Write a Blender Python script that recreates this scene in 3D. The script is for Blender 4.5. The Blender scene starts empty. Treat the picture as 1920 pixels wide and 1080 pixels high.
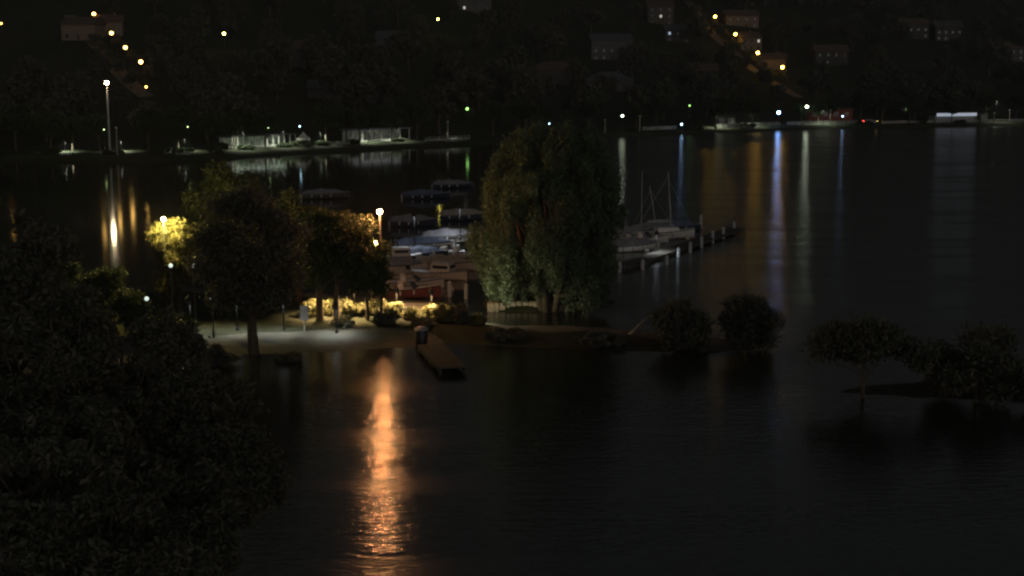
import bpy, bmesh, math, random
import numpy as np
from mathutils import Vector, Matrix

# ------------------------------------------------------------------ camera, sky, exposure
scene = bpy.context.scene
W0, H0, F0 = 1920.0, 1080.0, 2500.0          # photograph size and focal length in its pixels
CAM_H = 18.7
PITCH = math.atan((540.0 - 133.0) / F0)
cam_d = bpy.data.cameras.new('camera')
cam = bpy.data.objects.new('camera', cam_d)
scene.collection.objects.link(cam)
cam.location = (0, 0, CAM_H)
cam.rotation_euler = (math.pi / 2 - PITCH, 0, 0)
cam_d.sensor_width = 36
cam_d.lens = 36 * F0 / W0
cam_d.clip_start = 0.5
cam_d.clip_end = 12000
scene.camera = cam

world = bpy.data.worlds.new('World')
scene.world = world
world.use_nodes = True
wn, wl = world.node_tree.nodes, world.node_tree.links
bg = wn['Background']
sky = wn.new('ShaderNodeTexSky')
sky.sky_type = 'NISHITA'
sky.sun_disc = False
sky.sun_elevation = math.radians(4)
sky.sun_rotation = math.radians(160)
sky.air_density = 1.0
sky.dust_density = 3.0
hs = wn.new('ShaderNodeHueSaturation')
hs.inputs['Saturation'].default_value = 0.18
wl.new(sky.outputs['Color'], hs.inputs['Color'])
wl.new(hs.outputs['Color'], bg.inputs['Color'])
bg.inputs['Strength'].default_value = 0.031

scene.view_settings.view_transform = 'Standard'
scene.view_settings.look = 'None'
scene.view_settings.exposure = 0
scene.view_settings.gamma = 1
scene.view_settings.use_curve_mapping = False
scene.cycles.filter_width = 2.3
scene.cycles.use_denoising = True
scene.cycles.sample_clamp_indirect = 4.0
scene.cycles.max_bounces = 6
scene.cycles.transparent_max_bounces = 6

# ------------------------------------------------------------------ pixel -> place
CP, SP = math.cos(PITCH), math.sin(PITCH)
def ray(px, py):
    dx, dv = (px - W0 / 2) / F0, (H0 / 2 - py) / F0
    return Vector((dx, CP + dv * SP, -SP + dv * CP))
def P(px, py, z=0.0):
    r = ray(px, py)
    return Vector((0, 0, CAM_H)) + r * ((z - CAM_H) / r.z)
def PD(px, py, D):
    r = ray(px, py)
    return Vector((0, 0, CAM_H)) + r * (D / r.y)
def proj(v):
    x, y, z = v[0], v[1], v[2] - CAM_H
    f = y * CP - z * SP
    up = y * SP + z * CP
    return (W0 / 2 + F0 * x / f, H0 / 2 - F0 * up / f, f)

# ------------------------------------------------------------------ helpers
COL = scene.collection
rnd = random.Random(7)
def link(name, me, mat=None, parent=None, kind=None, loc=None):
    o = bpy.data.objects.new(name, me)
    COL.objects.link(o)
    if mat is not None and me is not None:
        if len(me.materials) == 0:
            me.materials.append(mat)
    if parent is not None:
        o.parent = parent
    if kind:
        o['kind'] = kind
    if loc is not None:
        o.location = loc
    return o
def tag(o, label, cat, group=None):
    o['label'] = label
    o['category'] = cat
    if group:
        o['group'] = group
    return o
def thing(name, label, cat, loc=(0, 0, 0), rz=0.0, group=None):
    o = bpy.data.objects.new(name, None)
    COL.objects.link(o)
    o.location = loc
    o.rotation_euler = (0, 0, rz)
    o.empty_display_size = 0.3
    return tag(o, label, cat, group)
def copy_tree(o, parent=None):
    c = o.copy()
    COL.objects.link(c)
    c.parent = parent
    for ch in list(o.children):
        copy_tree(ch, c)
    return c
def mesh_np(name, V, Fq):
    V = np.asarray(V, dtype=np.float32)
    Fq = np.asarray(Fq, dtype=np.int32)
    me = bpy.data.meshes.new(name)
    n, k = Fq.shape
    me.vertices.add(len(V)); me.vertices.foreach_set('co', V.ravel())
    me.loops.add(n * k); me.loops.foreach_set('vertex_index', Fq.ravel())
    me.polygons.add(n)
    me.polygons.foreach_set('loop_start', np.arange(0, n * k, k, dtype=np.int32))
    me.update(calc_edges=True)
    return me
class MB:
    """collects simple shapes into one mesh"""
    def __init__(s):
        s.v, s.f = [], []
    def add(s, v, f):
        b = len(s.v)
        s.v += [tuple(p) for p in v]
        s.f += [tuple(i + b for i in q) for q in f]
        return s
    def box(s, c, d, rz=0.0, taper=1.0):
        x, y, z = d[0] / 2, d[1] / 2, d[2] / 2
        cr, sr = math.cos(rz), math.sin(rz)
        v = []
        for sz in (-1, 1):
            t = taper if sz > 0 else 1.0
            for sx, sy in ((-1, -1), (1, -1), (1, 1), (-1, 1)):
                a, b = sx * x * t, sy * y * t
                v.append((c[0] + a * cr - b * sr, c[1] + a * sr + b * cr, c[2] + sz * z))
        return s.add(v, [(3, 2, 1, 0), (4, 5, 6, 7), (0, 1, 5, 4), (1, 2, 6, 5), (2, 3, 7, 6), (3, 0, 4, 7)])
    def tube(s, pts, rad, n=8, cap=True):
        pts = [Vector(p) for p in pts]
        rings = []
        v, f = [], []
        for i, p in enumerate(pts):
            d = (pts[min(i + 1, len(pts) - 1)] - pts[max(i - 1, 0)])
            d = d.normalized() if d.length > 1e-9 else Vector((0, 0, 1))
            a = d.orthogonal().normalized()
            if abs(d.z) < 0.95:
                a = d.cross(Vector((0, 0, 1))).normalized()
            b = d.cross(a)
            r = rad[i] if isinstance(rad, (list, tuple)) else rad
            for k in range(n):
                t = 2 * math.pi * k / n
                v.append(p + (a * math.cos(t) + b * math.sin(t)) * r)
        for i in range(len(pts) - 1):
            for k in range(n):
                f.append((i * n + k, i * n + (k + 1) % n, (i + 1) * n + (k + 1) % n, (i + 1) * n + k))
        if cap:
            f.append(tuple(reversed(range(n))))
            f.append(tuple((len(pts) - 1) * n + k for k in range(n)))
        return s.add(v, f)
    def lathe(s, prof, n=12, c=(0, 0, 0)):
        v, f = [], []
        for r, z in prof:
            for k in range(n):
                t = 2 * math.pi * k / n
                v.append((c[0] + r * math.cos(t), c[1] + r * math.sin(t), c[2] + z))
        m = len(prof)
        for i in range(m - 1):
            for k in range(n):
                f.append((i * n + k, i * n + (k + 1) % n, (i + 1) * n + (k + 1) % n, (i + 1) * n + k))
        f.append(tuple(reversed(range(n))))
        f.append(tuple((m - 1) * n + k for k in range(n)))
        return s.add(v, f)
    def mesh(s, name, smooth=False):
        me = bpy.data.meshes.new(name)
        me.from_pydata(s.v, [], s.f)
        me.update()
        if smooth:
            me.polygons.foreach_set('use_smooth', [True] * len(me.polygons))
        return me
    def build(s, name, mat, parent=None, smooth=False, kind=None):
        return link(name, s.mesh(name, smooth), mat, parent, kind)

# ------------------------------------------------------------------ materials
def mat_plain(name, col, rough=0.6, var=0.25, scale=3.0, metal=0.0, bump=0.0, spec=0.4):
    m = bpy.data.materials.new(name)
    m.use_nodes = True
    n, l = m.node_tree.nodes, m.node_tree.links
    b = n['Principled BSDF']
    b.inputs['Roughness'].default_value = rough
    b.inputs['Metallic'].default_value = metal
    b.inputs['Specular IOR Level'].default_value = spec
    tc = n.new('ShaderNodeTexCoord')
    nz = n.new('ShaderNodeTexNoise')
    nz.inputs['Scale'].default_value = scale
    nz.inputs['Detail'].default_value = 5
    l.new(tc.outputs['Object'], nz.inputs['Vector'])
    r = n.new('ShaderNodeValToRGB')
    r.color_ramp.elements[0].position = 0.3
    r.color_ramp.elements[1].position = 0.7
    r.color_ramp.elements[0].color = (*[c * (1 - var) for c in col], 1)
    r.color_ramp.elements[1].color = (*[min(1, c * (1 + var)) for c in col], 1)
    l.new(nz.outputs['Fac'], r.inputs['Fac'])
    l.new(r.outputs['Color'], b.inputs['Base Color'])
    if bump:
        bp = n.new('ShaderNodeBump')
        bp.inputs['Strength'].default_value = bump
        bp.inputs['Distance'].default_value = 0.05
        l.new(nz.outputs['Fac'], bp.inputs['Height'])
        l.new(bp.outputs['Normal'], b.inputs['Normal'])
    return m
def mat_emit(name, col, s):
    m = bpy.data.materials.new(name)
    m.use_nodes = True
    b = m.node_tree.nodes['Principled BSDF']
    b.inputs['Base Color'].default_value = (0.6, 0.6, 0.6, 1)
    b.inputs['Emission Color'].default_value = (*col, 1)
    b.inputs['Emission Strength'].default_value = s
    return m
def mat_leaf(name, col, var=0.35, rough=0.55):
    m = bpy.data.materials.new(name)
    m.use_nodes = True
    n, l = m.node_tree.nodes, m.node_tree.links
    b = n['Principled BSDF']
    b.inputs['Roughness'].default_value = rough
    b.inputs['Specular IOR Level'].default_value = 0.3
    tc = n.new('ShaderNodeTexCoord')
    nz = n.new('ShaderNodeTexNoise')
    nz.inputs['Scale'].default_value = 2.2
    nz.inputs['Detail'].default_value = 3
    l.new(tc.outputs['Object'], nz.inputs['Vector'])
    r = n.new('ShaderNodeValToRGB')
    r.color_ramp.elements[0].position = 0.32
    r.color_ramp.elements[1].position = 0.68
    r.color_ramp.elements[0].color = (col[0] * (1 - var), col[1] * (1 - var), col[2] * (1 - var), 1)
    r.color_ramp.elements[1].color = (col[0] * (1 + var * 1.2), col[1] * (1 + var), col[2] * (1 + var * .4), 1)
    l.new(nz.outputs['Fac'], r.inputs['Fac'])
    l.new(r.outputs['Color'], b.inputs['Base Color'])
    tr = n.new('ShaderNodeBsdfTranslucent')
    l.new(r.outputs['Color'], tr.inputs['Color'])
    mx = n.new('ShaderNodeMixShader')
    mx.inputs['Fac'].default_value = 0.3
    l.new(b.outputs['BSDF'], mx.inputs[1])
    l.new(tr.outputs['BSDF'], mx.inputs[2])
    l.new(mx.outputs['Shader'], n['Material Output'].inputs['Surface'])
    return m

M = {}
M['leaf'] = mat_leaf('leaf_green', (0.05, 0.07, 0.038))
M['leaf_dark'] = mat_leaf('leaf_dark', (0.10, 0.105, 0.085))
M['leaf_olive'] = mat_leaf('leaf_willow', (0.095, 0.135, 0.09))
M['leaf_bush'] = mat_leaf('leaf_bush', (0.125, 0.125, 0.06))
M['bark'] = mat_plain('bark', (0.09, 0.07, 0.05), 0.9, 0.35, 5, bump=0.6)
M['bark_pale'] = mat_plain('bark_pale', (0.30, 0.27, 0.22), 0.85, 0.3, 4, bump=0.4)
M['pole'] = mat_plain('pole_paint', (0.06, 0.06, 0.058), 0.45, 0.12, 4)
M['pole_pale'] = mat_plain('pole_pale', (0.5, 0.5, 0.48), 0.5, 0.12, 4)
M['metal'] = mat_plain('dull_metal', (0.35, 0.36, 0.37), 0.4, 0.15, 5, metal=0.7)
M['wood'] = mat_plain('grey_wood', (0.085, 0.078, 0.066), 0.9, 0.35, 6, bump=0.5, spec=0.08)
M['wood_pale'] = mat_plain('bleached_wood', (0.33, 0.30, 0.25), 0.85, 0.3, 6, bump=0.5)
M['pile'] = mat_plain('pile_grey', (0.38, 0.42, 0.45), 0.6, 0.2, 4)
M['stone'] = mat_plain('stone', (0.33, 0.29, 0.23), 0.9, 0.3, 3, bump=0.8)
M['concrete'] = mat_plain('concrete', (0.30, 0.29, 0.27), 0.85, 0.2, 2, bump=0.3)
M['asphalt'] = mat_plain('asphalt', (0.19, 0.145, 0.10), 0.9, 0.25, 0.4)
M['white'] = mat_plain('white_gelcoat', (0.62, 0.61, 0.57), 0.35, 0.08, 2)
M['cream'] = mat_plain('cream_gelcoat', (0.55, 0.52, 0.45), 0.4, 0.1, 2)
M['grey_tarp'] = mat_plain('grey_tarp', (0.22, 0.22, 0.23), 0.8, 0.2, 2, bump=0.4)
M['blue_tarp'] = mat_plain('blue_tarp', (0.10, 0.13, 0.19), 0.8, 0.2, 2, bump=0.4)
M['beige_tarp'] = mat_plain('beige_tarp', (0.36, 0.32, 0.25), 0.8, 0.2, 2, bump=0.4)
M['red_hull'] = mat_plain('red_paint', (0.20, 0.065, 0.055), 0.5, 0.2, 2)
M['navy'] = mat_plain('navy_paint', (0.03, 0.045, 0.08), 0.4, 0.15, 2)
M['black'] = mat_plain('black_plastic', (0.02, 0.02, 0.02), 0.45, 0.2, 3)
M['glass'] = mat_plain('dark_glass', (0.03, 0.035, 0.04), 0.25, 0.1, 2, spec=0.6)
M['sail_cover'] = mat_plain('sail_cover', (0.30, 0.31, 0.33), 0.8, 0.15, 3)
M['sign'] = mat_plain('sign_white', (0.62, 0.63, 0.64), 0.5, 0.05, 2)
M['roof'] = mat_plain('roof_tile', (0.11, 0.075, 0.055), 0.9, 0.25, 1.5)
M['roof_grey'] = mat_plain('roof_slate', (0.09, 0.09, 0.095), 0.8, 0.25, 1.5)
M['roof_blue'] = mat_plain('roof_blue', (0.22, 0.23, 0.36), 0.6, 0.15, 1.5)
for i, c in enumerate([(0.11, 0.10, 0.09), (0.09, 0.08, 0.07), (0.13, 0.12, 0.11), (0.08, 0.075, 0.07), (0.23, 0.17, 0.12)]):
    M['wall%d' % i] = mat_plain('render_%d' % i, c, 0.9, 0.12, 0.8)
M['wall_pale'] = mat_plain('wall_pale', (0.30, 0.31, 0.28), 0.85, 0.55, 0.9)
M['wall_red'] = mat_plain('wall_red', (0.26, 0.08, 0.05), 0.9, 0.15, 0.8)
M['car'] = mat_plain('car_paint', (0.05, 0.05, 0.055), 0.25, 0.1, 2, spec=0.6)
M['tyre'] = mat_plain('tyre', (0.02, 0.02, 0.02), 0.9, 0.2, 4)
M['frame_dim'] = mat_plain('window_frame', (0.12, 0.115, 0.10), 0.7, 0.1, 2)
M['cloth_white'] = mat_plain('canvas_white', (0.6, 0.57, 0.5), 0.85, 0.08, 2)

# ground sheets
def mat_ground(name, c1, c2, scale, rough=0.95, bump=0.5):
    m = mat_plain(name, c1, rough, 0.0, scale, bump=bump, spec=0.1)
    for nd in m.node_tree.nodes:
        if nd.type == 'VALTORGB':
            nd.color_ramp.elements[0].color = (*c1, 1)
            nd.color_ramp.elements[1].color = (*c2, 1)
    return m
M['hill'] = mat_ground('hill_grass', (0.028, 0.034, 0.02), (0.05, 0.05, 0.03), 0.05)
M['sand'] = mat_ground('beach_sand', (0.075, 0.075, 0.065), (0.115, 0.11, 0.095), 0.7)
M['lawn'] = mat_ground('lawn_soil', (0.025, 0.03, 0.018), (0.045, 0.046, 0.03), 0.9)

def mat_water():
    m = bpy.data.materials.new('lake_water')
    m.use_nodes = True
    n, l = m.node_tree.nodes, m.node_tree.links
    b = n['Principled BSDF']
    b.inputs['Base Color'].default_value = (0.016, 0.02, 0.017, 1)
    b.inputs['IOR'].default_value = 1.333
    geo = n.new('ShaderNodeNewGeometry')
    sep = n.new('ShaderNodeSeparateXYZ')
    l.new(geo.outputs['Position'], sep.inputs['Vector'])
    def mapr(src, a, b_, c=0.0, d=1.0, smooth=True):
        q = n.new('ShaderNodeMapRange')
        if smooth:
            q.interpolation_type = 'SMOOTHSTEP'
        l.new(src, q.inputs['Value'])
        for k, v in zip(('From Min', 'From Max', 'To Min', 'To Max'), (a, b_, c, d)):
            q.inputs[k].default_value = v
        return q.outputs['Result']
    def math_(op, a, b_=None):
        q = n.new('ShaderNodeMath'); q.operation = op
        for i, s in enumerate((a, b_)):
            if s is None: continue
            if isinstance(s, (int, float)): q.inputs[i].default_value = s
            else: l.new(s, q.inputs[i])
        return q.outputs[0]
    # sheltered harbour and bay lie calm behind the spit; the open lake is rippled
    my = mapr(sep.outputs['Y'], 97, 106)
    mx = mapr(sep.outputs['X'], 2, 16, 1.0, 0.0)
    calm = math_('MULTIPLY', my, mx)
    mp = n.new('ShaderNodeMapping')
    mp.inputs['Scale'].default_value = (0.03, 0.16, 1)
    l.new(geo.outputs['Position'], mp.inputs['Vector'])
    big = n.new('ShaderNodeTexNoise')
    big.inputs['Scale'].default_value = 1.0
    big.inputs['Detail'].default_value = 3
    l.new(mp.outputs['Vector'], big.inputs['Vector'])
    patch = mapr(big.outputs['Fac'], 0.45, 0.62)
    # breeze patches: finer, rougher ripples
    r_open = math_('MULTIPLY_ADD', patch, WATER_R1)
    r_open.node.inputs[2].default_value = WATER_R0
    inv = math_('SUBTRACT', 1.0, calm)
    rr = math_('ADD', math_('MULTIPLY', r_open, inv), math_('MULTIPLY', calm, 0.075))
    l.new(rr, b.inputs['Roughness'])
    mp2 = n.new('ShaderNodeMapping')
    mp2.inputs['Scale'].default_value = (0.62, 1.9, 1)
    l.new(geo.outputs['Position'], mp2.inputs['Vector'])
    n1 = n.new('ShaderNodeTexNoise'); n1.inputs['Scale'].default_value = 1.2; n1.inputs['Detail'].default_value = 2
    n2 = n.new('ShaderNodeTexNoise'); n2.inputs['Scale'].default_value = 4.0; n2.inputs['Detail'].default_value = 2
    l.new(mp2.outputs['Vector'], n1.inputs['Vector']); l.new(mp2.outputs['Vector'], n2.inputs['Vector'])
    hgt = math_('ADD', math_('MULTIPLY', n1.outputs['Fac'], WATER_A1), math_('MULTIPLY', n2.outputs['Fac'], WATER_A2))
    amp = math_('MULTIPLY_ADD', calm, -0.97)
    amp.node.inputs[2].default_value = 1.0
    amp2 = math_('MULTIPLY', amp, math_('MULTIPLY_ADD', patch, -0.35))
    amp2.node.inputs[1].links[0].from_node.inputs[2].default_value = 1.0
    hgt = math_('MULTIPLY', hgt, amp2)
    bp = n.new('ShaderNodeBump')
    bp.inputs['Strength'].default_value = 1.0
    bp.inputs['Distance'].default_value = 1.0
    l.new(hgt, bp.inputs['Height'])
    l.new(bp.outputs['Normal'], b.inputs['Normal'])
    return m
WATER_R0, WATER_R1, WATER_A1, WATER_A2 = 0.13, 0.09, 0.046, 0.028
M['water'] = mat_water()

# ------------------------------------------------------------------ terrain
shore_px = [(-900, 316), (-400, 308), (0, 301), (100, 302), (250, 304), (400, 299), (560, 288), (700, 280),
            (880, 271), (1000, 263), (1130, 258), (1330, 250), (1500, 243), (1700, 240), (1920, 236), (2300, 230), (3000, 224)]
_su, _sy = [], []
for a, b in shore_px:
    p = P(a, b, 0)
    _su.append(p.x / p.y); _sy.append(p.y)
_su = [-1.6] + _su + [1.6]; _sy = [_sy[0]] + _sy + [_sy[-1]]
def shore(u):
    return float(np.interp(u, _su, _sy))
PROF = ([-12, 0, 1.2, 3, 30, 110, 230, 900, 1500], [-2.0, -0.05, 0.7, 1.0, 1.8, 13.5, 38, 230, 450])
def ground(x, y):
    u = x / max(y, 1)
    d = y - shore(u)
    z = float(np.interp(d, *PROF))
    if d > 30:
        k = min(1, (d - 30) / 120)
        z += k * (2.2 * math.sin(x * 0.021 + 1.3) * math.cos(y * 0.017) + 1.1 * math.sin(x * 0.06 + y * 0.05))
    return z
us = np.concatenate([np.linspace(-1.5, -0.5, 14)[:-1], np.linspace(-0.5, 0.5, 161), np.linspace(0.5, 1.5, 14)[1:]])
ds = np.array([-12, -4, 0, 0.6, 1.2, 3, 8, 15, 22, 30] + list(range(38, 240, 8)) + list(range(250, 900, 50)) + list(range(900, 1501, 150)), float)
V, Fq = [], []
for d in ds:
    for u in us:
        y = shore(u) + d
        V.append((u * y, y, ground(u * y, y)))
nu = len(us)
for i in range(len(ds) - 1):
    for j in range(nu - 1):
        Fq.append((i * nu + j, i * nu + j + 1, (i + 1) * nu + j + 1, (i + 1) * nu + j))
hill_me = mesh_np('hillside_ground', V, Fq)
hill_me.polygons.foreach_set('use_smooth', [True] * len(hill_me.polygons))
link('hillside_ground', hill_me, M['hill'], kind='structure')

wm = MB().add([(-3500, -60, 0), (3500, -60, 0), (3500, 2400, 0), (-3500, 2400, 0)], [(0, 1, 2, 3)])
wm.build('lake_water', M['water'], kind='structure')

def sdf(poly, X, Y):
    """signed distance, positive inside"""
    d = np.full(X.shape, 1e9); inside = np.zeros(X.shape, bool)
    n = len(poly)
    for i in range(n):
        x1, y1 = poly[i]; x2, y2 = poly[(i + 1) % n]
        ex, ey = x2 - x1, y2 - y1
        t = np.clip(((X - x1) * ex + (Y - y1) * ey) / (ex * ex + ey * ey), 0, 1)
        d = np.minimum(d, np.hypot(X - x1 - t * ex, Y - y1 - t * ey))
        c = ((y1 > Y) != (y2 > Y)) & (X < (x2 - x1) * (Y - y1) / (y2 - y1 + 1e-12) + x1)
        inside ^= c
    return np.where(inside, d, -d)
LANDS = []
def land(name, px_poly, top, slope, step, mat, rough=0.08):
    poly = [tuple(P(a, b, 0)[:2]) for a, b in px_poly]
    xs = [p[0] for p in poly]; ys = [p[1] for p in poly]
    gx = np.arange(min(xs) - 1.5, max(xs) + 1.5, step); gy = np.arange(min(ys) - 1.5, max(ys) + 1.5, step)
    X, Y = np.meshgrid(gx, gy)
    D = sdf(poly, X, Y)
    wob = 0.5 * np.sin(X * 0.9 + Y * 0.5) + 0.35 * np.sin(X * 2.1 - Y * 1.3) + 0.3 * np.sin(X * 0.31)
    D = D + 0.3 * wob
    Z = np.clip(D * slope, -0.35, None)
    Z = np.where(Z > 0, top * (1 - np.exp(-Z / top)), Z)
    Z = Z + rough * (D > 1) * (np.sin(X * 1.3 + Y * .7) * np.cos(Y * 1.1 - X * .4)) * 0.5
    idx = np.arange(X.size).reshape(X.shape)
    q = np.stack([idx[:-1, :-1], idx[:-1, 1:], idx[1:, 1:], idx[1:, :-1]], -1).reshape(-1, 4)
    keep = (D[:-1, :-1] > -1.4).ravel()
    me = mesh_np(name, np.stack([X, Y, Z], -1).reshape(-1, 3), q[keep])
    me.polygons.foreach_set('use_smooth', [True] * len(me.polygons))
    o = link(name, me, mat, kind='structure')
    LANDS.append((gx, gy, Z))
    return o
def gz(x, y):
    """height of the near land at a point"""
    best = 0.0
    for gx, gy, Z in LANDS:
        if gx[0] <= x <= gx[-1] and gy[0] <= y <= gy[-1]:
            i = min(int((x - gx[0]) / (gx[1] - gx[0])), Z.shape[1] - 1)
            j = min(int((y - gy[0]) / (gy[1] - gy[0])), Z.shape[0] - 1)
            best = max(best, float(Z[j, i]))
    return best
# sand of the spit, then the planted ground behind it, darkening its right end too
spit = [(-700, 760), (-100, 720), (200, 690), (340, 670), (480, 664), (640, 658), (760, 652), (840, 644), (960, 648), (1150, 655), (1340, 662),
        (1420, 655), (1400, 640), (1250, 622), (1100, 613), (960, 610), (890, 603), (878, 586), (850, 566), (700, 558), (500, 545), (250, 535), (-100, 525), (-700, 520)]
land('beach', spit, 0.7, 0.16, 0.5, M['sand'])
lawn_px = [(-700, 690), (0, 660), (250, 636), (360, 628), (470, 622), (600, 618), (700, 612), (800, 610), (830, 634), (960, 641), (1150, 648), (1340, 656), (1395, 648), (1250, 626), (1100, 617), (960, 614), (885, 604), (872, 596), (855, 582), (835, 568), (700, 562), (500, 549), (250, 540), (-100, 530), (-700, 526)]  # scrub ground over the right sand darkens it, in place of weaker light
def lawn_sheet():
    poly = [tuple(P(a, b, 0.6)[:2]) for a, b in lawn_px]
    gx, gy, Z = LANDS[0]
    X, Y = np.meshgrid(gx, gy)
    D = sdf(poly, X, Y) + 0.4 * np.sin(X * 0.8) * np.sin(Y * 0.9 + X * 0.3)
    idx = np.arange(X.size).reshape(X.shape)
    q = np.stack([idx[:-1, :-1], idx[:-1, 1:], idx[1:, 1:], idx[1:, :-1]], -1).reshape(-1, 4)
    Zl = Z + np.clip(D, -0.3, 0.1) * 0.3
    me = mesh_np('lawn', np.stack([X, Y, Zl], -1).reshape(-1, 3), q[(D[:-1, :-1] > -0.3).ravel()])
    me.polygons.foreach_set('use_smooth', [True] * len(me.polygons))
    link('lawn', me, M['lawn'], kind='structure')
lawn_sheet()
land('willow_bank', [(912, 583), (1000, 585), (1112, 582), (1160, 566), (1120, 556), (1000, 553), (905, 560)], 0.7, 0.5, 0.3, M['lawn'])
land('right_spit', [(1560, 738), (1590, 738), (1640, 738), (1750, 745), (2200, 770), (2200, 690), (1920, 690), (1750, 712), (1640, 724), (1580, 730)], 0.6, 0.25, 0.5, M['lawn'])
land('near_bank', [(-900, 1700), (620, 1700), (620, 1320), (520, 1200), (300, 1130), (-100, 1095), (-900, 1040)], 0.8, 0.2, 0.6, M['lawn'])

# ------------------------------------------------------------------ foliage builders
def leaf_mesh(name, clumps, n, size, seed, up=0.0, aspect=1.0, hang=0.0):
    """clumps: list of (centre, radius-vector, weight); each leaf is one quad; up/aspect turn leaves into slim upright sprays"""
    g = np.random.default_rng(seed)
    w = np.array([c[2] for c in clumps], float); w /= w.sum()
    k = g.choice(len(clumps), n, p=w)
    C = np.array([c[0] for c in clumps], float)[k]; R = np.array([c[1] for c in clumps], float)[k]
    d = g.normal(size=(n, 3)); d /= np.linalg.norm(d, axis=1, keepdims=True)
    r = g.random(n) ** 0.5 * (1 + 0.45 * g.random(n) ** 3)
    pos = C + d * R * r[:, None]
    ax = g.normal(size=(n, 3)) + d * 0.6
    ax[:, 2] += up - hang
    ax /= np.linalg.norm(ax, axis=1, keepdims=True)
    b = np.cross(ax, g.normal(size=(n, 3))); b /= np.linalg.norm(b, axis=1, keepdims=True)
    s = size * (0.6 + 0.8 * g.random(n))[:, None]
    a1 = ax * s * aspect; b1 = b * s
    V = np.stack([pos - a1, pos - 0.1 * a1 + b1 * 0.55, pos + a1, pos - 0.1 * a1 - b1 * 0.55], 1).reshape(-1, 3)
    return mesh_np(name, V, np.arange(4 * n).reshape(-1, 4))
def clumps_ellipsoid(c, R, n, rc, seed, low=-0.6, shell=0.55):
    g = random.Random(seed); out = []
    while len(out) < n:
        x, y, z = g.uniform(-1, 1), g.uniform(-1, 1), g.uniform(low, 1)
        q = math.sqrt(x * x + y * y + z * z)
        if q > 1 or q < shell * g.random(): continue
        s = rc * g.uniform(0.6, 1.35)
        out.append(((c[0] + x * R[0], c[1] + y * R[1], c[2] + z * R[2]), (s, s, s * g.uniform(.6, .95)), s * s))
    return out
def trunk_mb(h, r, clumps, n_limbs, seed, bend=0.3, n=8, fork=0.45):
    g = random.Random(seed); mb = MB()
    bx, by = g.uniform(-bend, bend), g.uniform(-bend, bend)
    pts = [(0, 0, -0.3), (0, 0, 0.05), (bx * .2, by * .2, h * .3), (bx * .6, by * .6, h * .65), (bx, by, h)]
    mb.tube(pts, [r * 1.35, r * 1.2, r * 0.9, r * .65, r * .2], n)
    for i in range(n_limbs):
        c = clumps[g.randrange(len(clumps))][0]
        t = g.uniform(fork * .6, 0.8)
        s = (bx * t, by * t, h * t)
        mid = ((s[0] + c[0]) / 2 + g.uniform(-.2, .2), (s[1] + c[1]) / 2 + g.uniform(-.2, .2), s[2] + (c[2] - s[2]) * 0.42)
        mb.tube([s, mid, c], [r * .42, r * .25, r * .06], 5, cap=False)
    return mb
def make_tree(name, label, cat, loc, H, R, crown_z0, leafmat, n_leaf, leaf, seed, n_clump=40, rc=None, group=None, trunk_r=None, bark='bark', up=0.0, aspect=1.0, limbs=10, hang=0.0, low=-0.75, rx=1.0, shell=0.55):
    t = thing(name, label, cat, loc, 0, group)
    cz = (H + crown_z0) / 2; rz = (H - crown_z0) / 2
    rc = rc or R * 0.33
    cl = clumps_ellipsoid((0, 0, cz), (max(.1, R * rx - rc * .6), max(.1, R - rc * .6), max(.1, rz - rc * .5)), n_clump, rc, seed, low, shell)
    tr = trunk_r or H * 0.022
    trunk_mb(H * 0.8, tr, cl, limbs, seed).build('trunk', M[bark], t, True)
    link('crown', leaf_mesh('crown', cl, n_leaf, leaf, seed, up, aspect, hang), M[leafmat], t)
    return t

# ------------------------------------------------------------------ lamps
EM = {}
def emit(key, col, s):
    if key not in EM:
        EM[key] = mat_emit('light_' + key, col, s)
    return EM[key]
def ico(r, sub=2):
    bm = bmesh.new()
    bmesh.ops.create_icosphere(bm, subdivisions=sub, radius=r)
    me = bpy.data.meshes.new('globe'); bm.to_mesh(me); bm.free()
    me.polygons.foreach_set('use_smooth', [True] * len(me.polygons))
    return me
LAMP_PX = []      # (px, py, depth): keeps random trees and houses from standing in front of lamps
def globe_lamp(name, label, top, base_z, r, mat, group=None, pole='pole', cap=True, pole_r=0.07, sub=2, cat='street lamp'):
    """a post with base, collar, cap and a glowing round lantern whose centre is at top"""
    top = Vector(top); h = top.z - base_z
    t = thing(name, label, cat, (top.x, top.y, base_z), 0, group)
    MB().tube([(0, 0, -0.3), (0, 0, h * .5), (0, 0, h - r * 1.05)], [pole_r * 1.25, pole_r, pole_r * .8], 8).build('pole', M[pole], t, True)
    MB().lathe([(pole_r * 2.4, -0.1), (pole_r * 2.4, .25), (pole_r * 1.7, .55), (pole_r * 1.3, .6)], 10).build('base', M[pole], t)
    MB().lathe([(pole_r * .9, h - r * 1.25), (r * .62, h - r * .98), (r * .62, h - r * .9), (r * .2, h - r * .88)], 10).build('collar', M[pole], t)
    g = link('globe', ico(r, sub), mat, t); g.location = (0, 0, h)
    if cap:
        MB().lathe([(r * .66, h + r * .8), (r * .7, h + r * .86), (r * .3, h + r * 1.12), (r * .06, h + r * 1.25)], 10).build('cap', M[pole], t)
    p = proj(top); LAMP_PX.append((p[0], p[1], p[2]))
    return t
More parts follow.
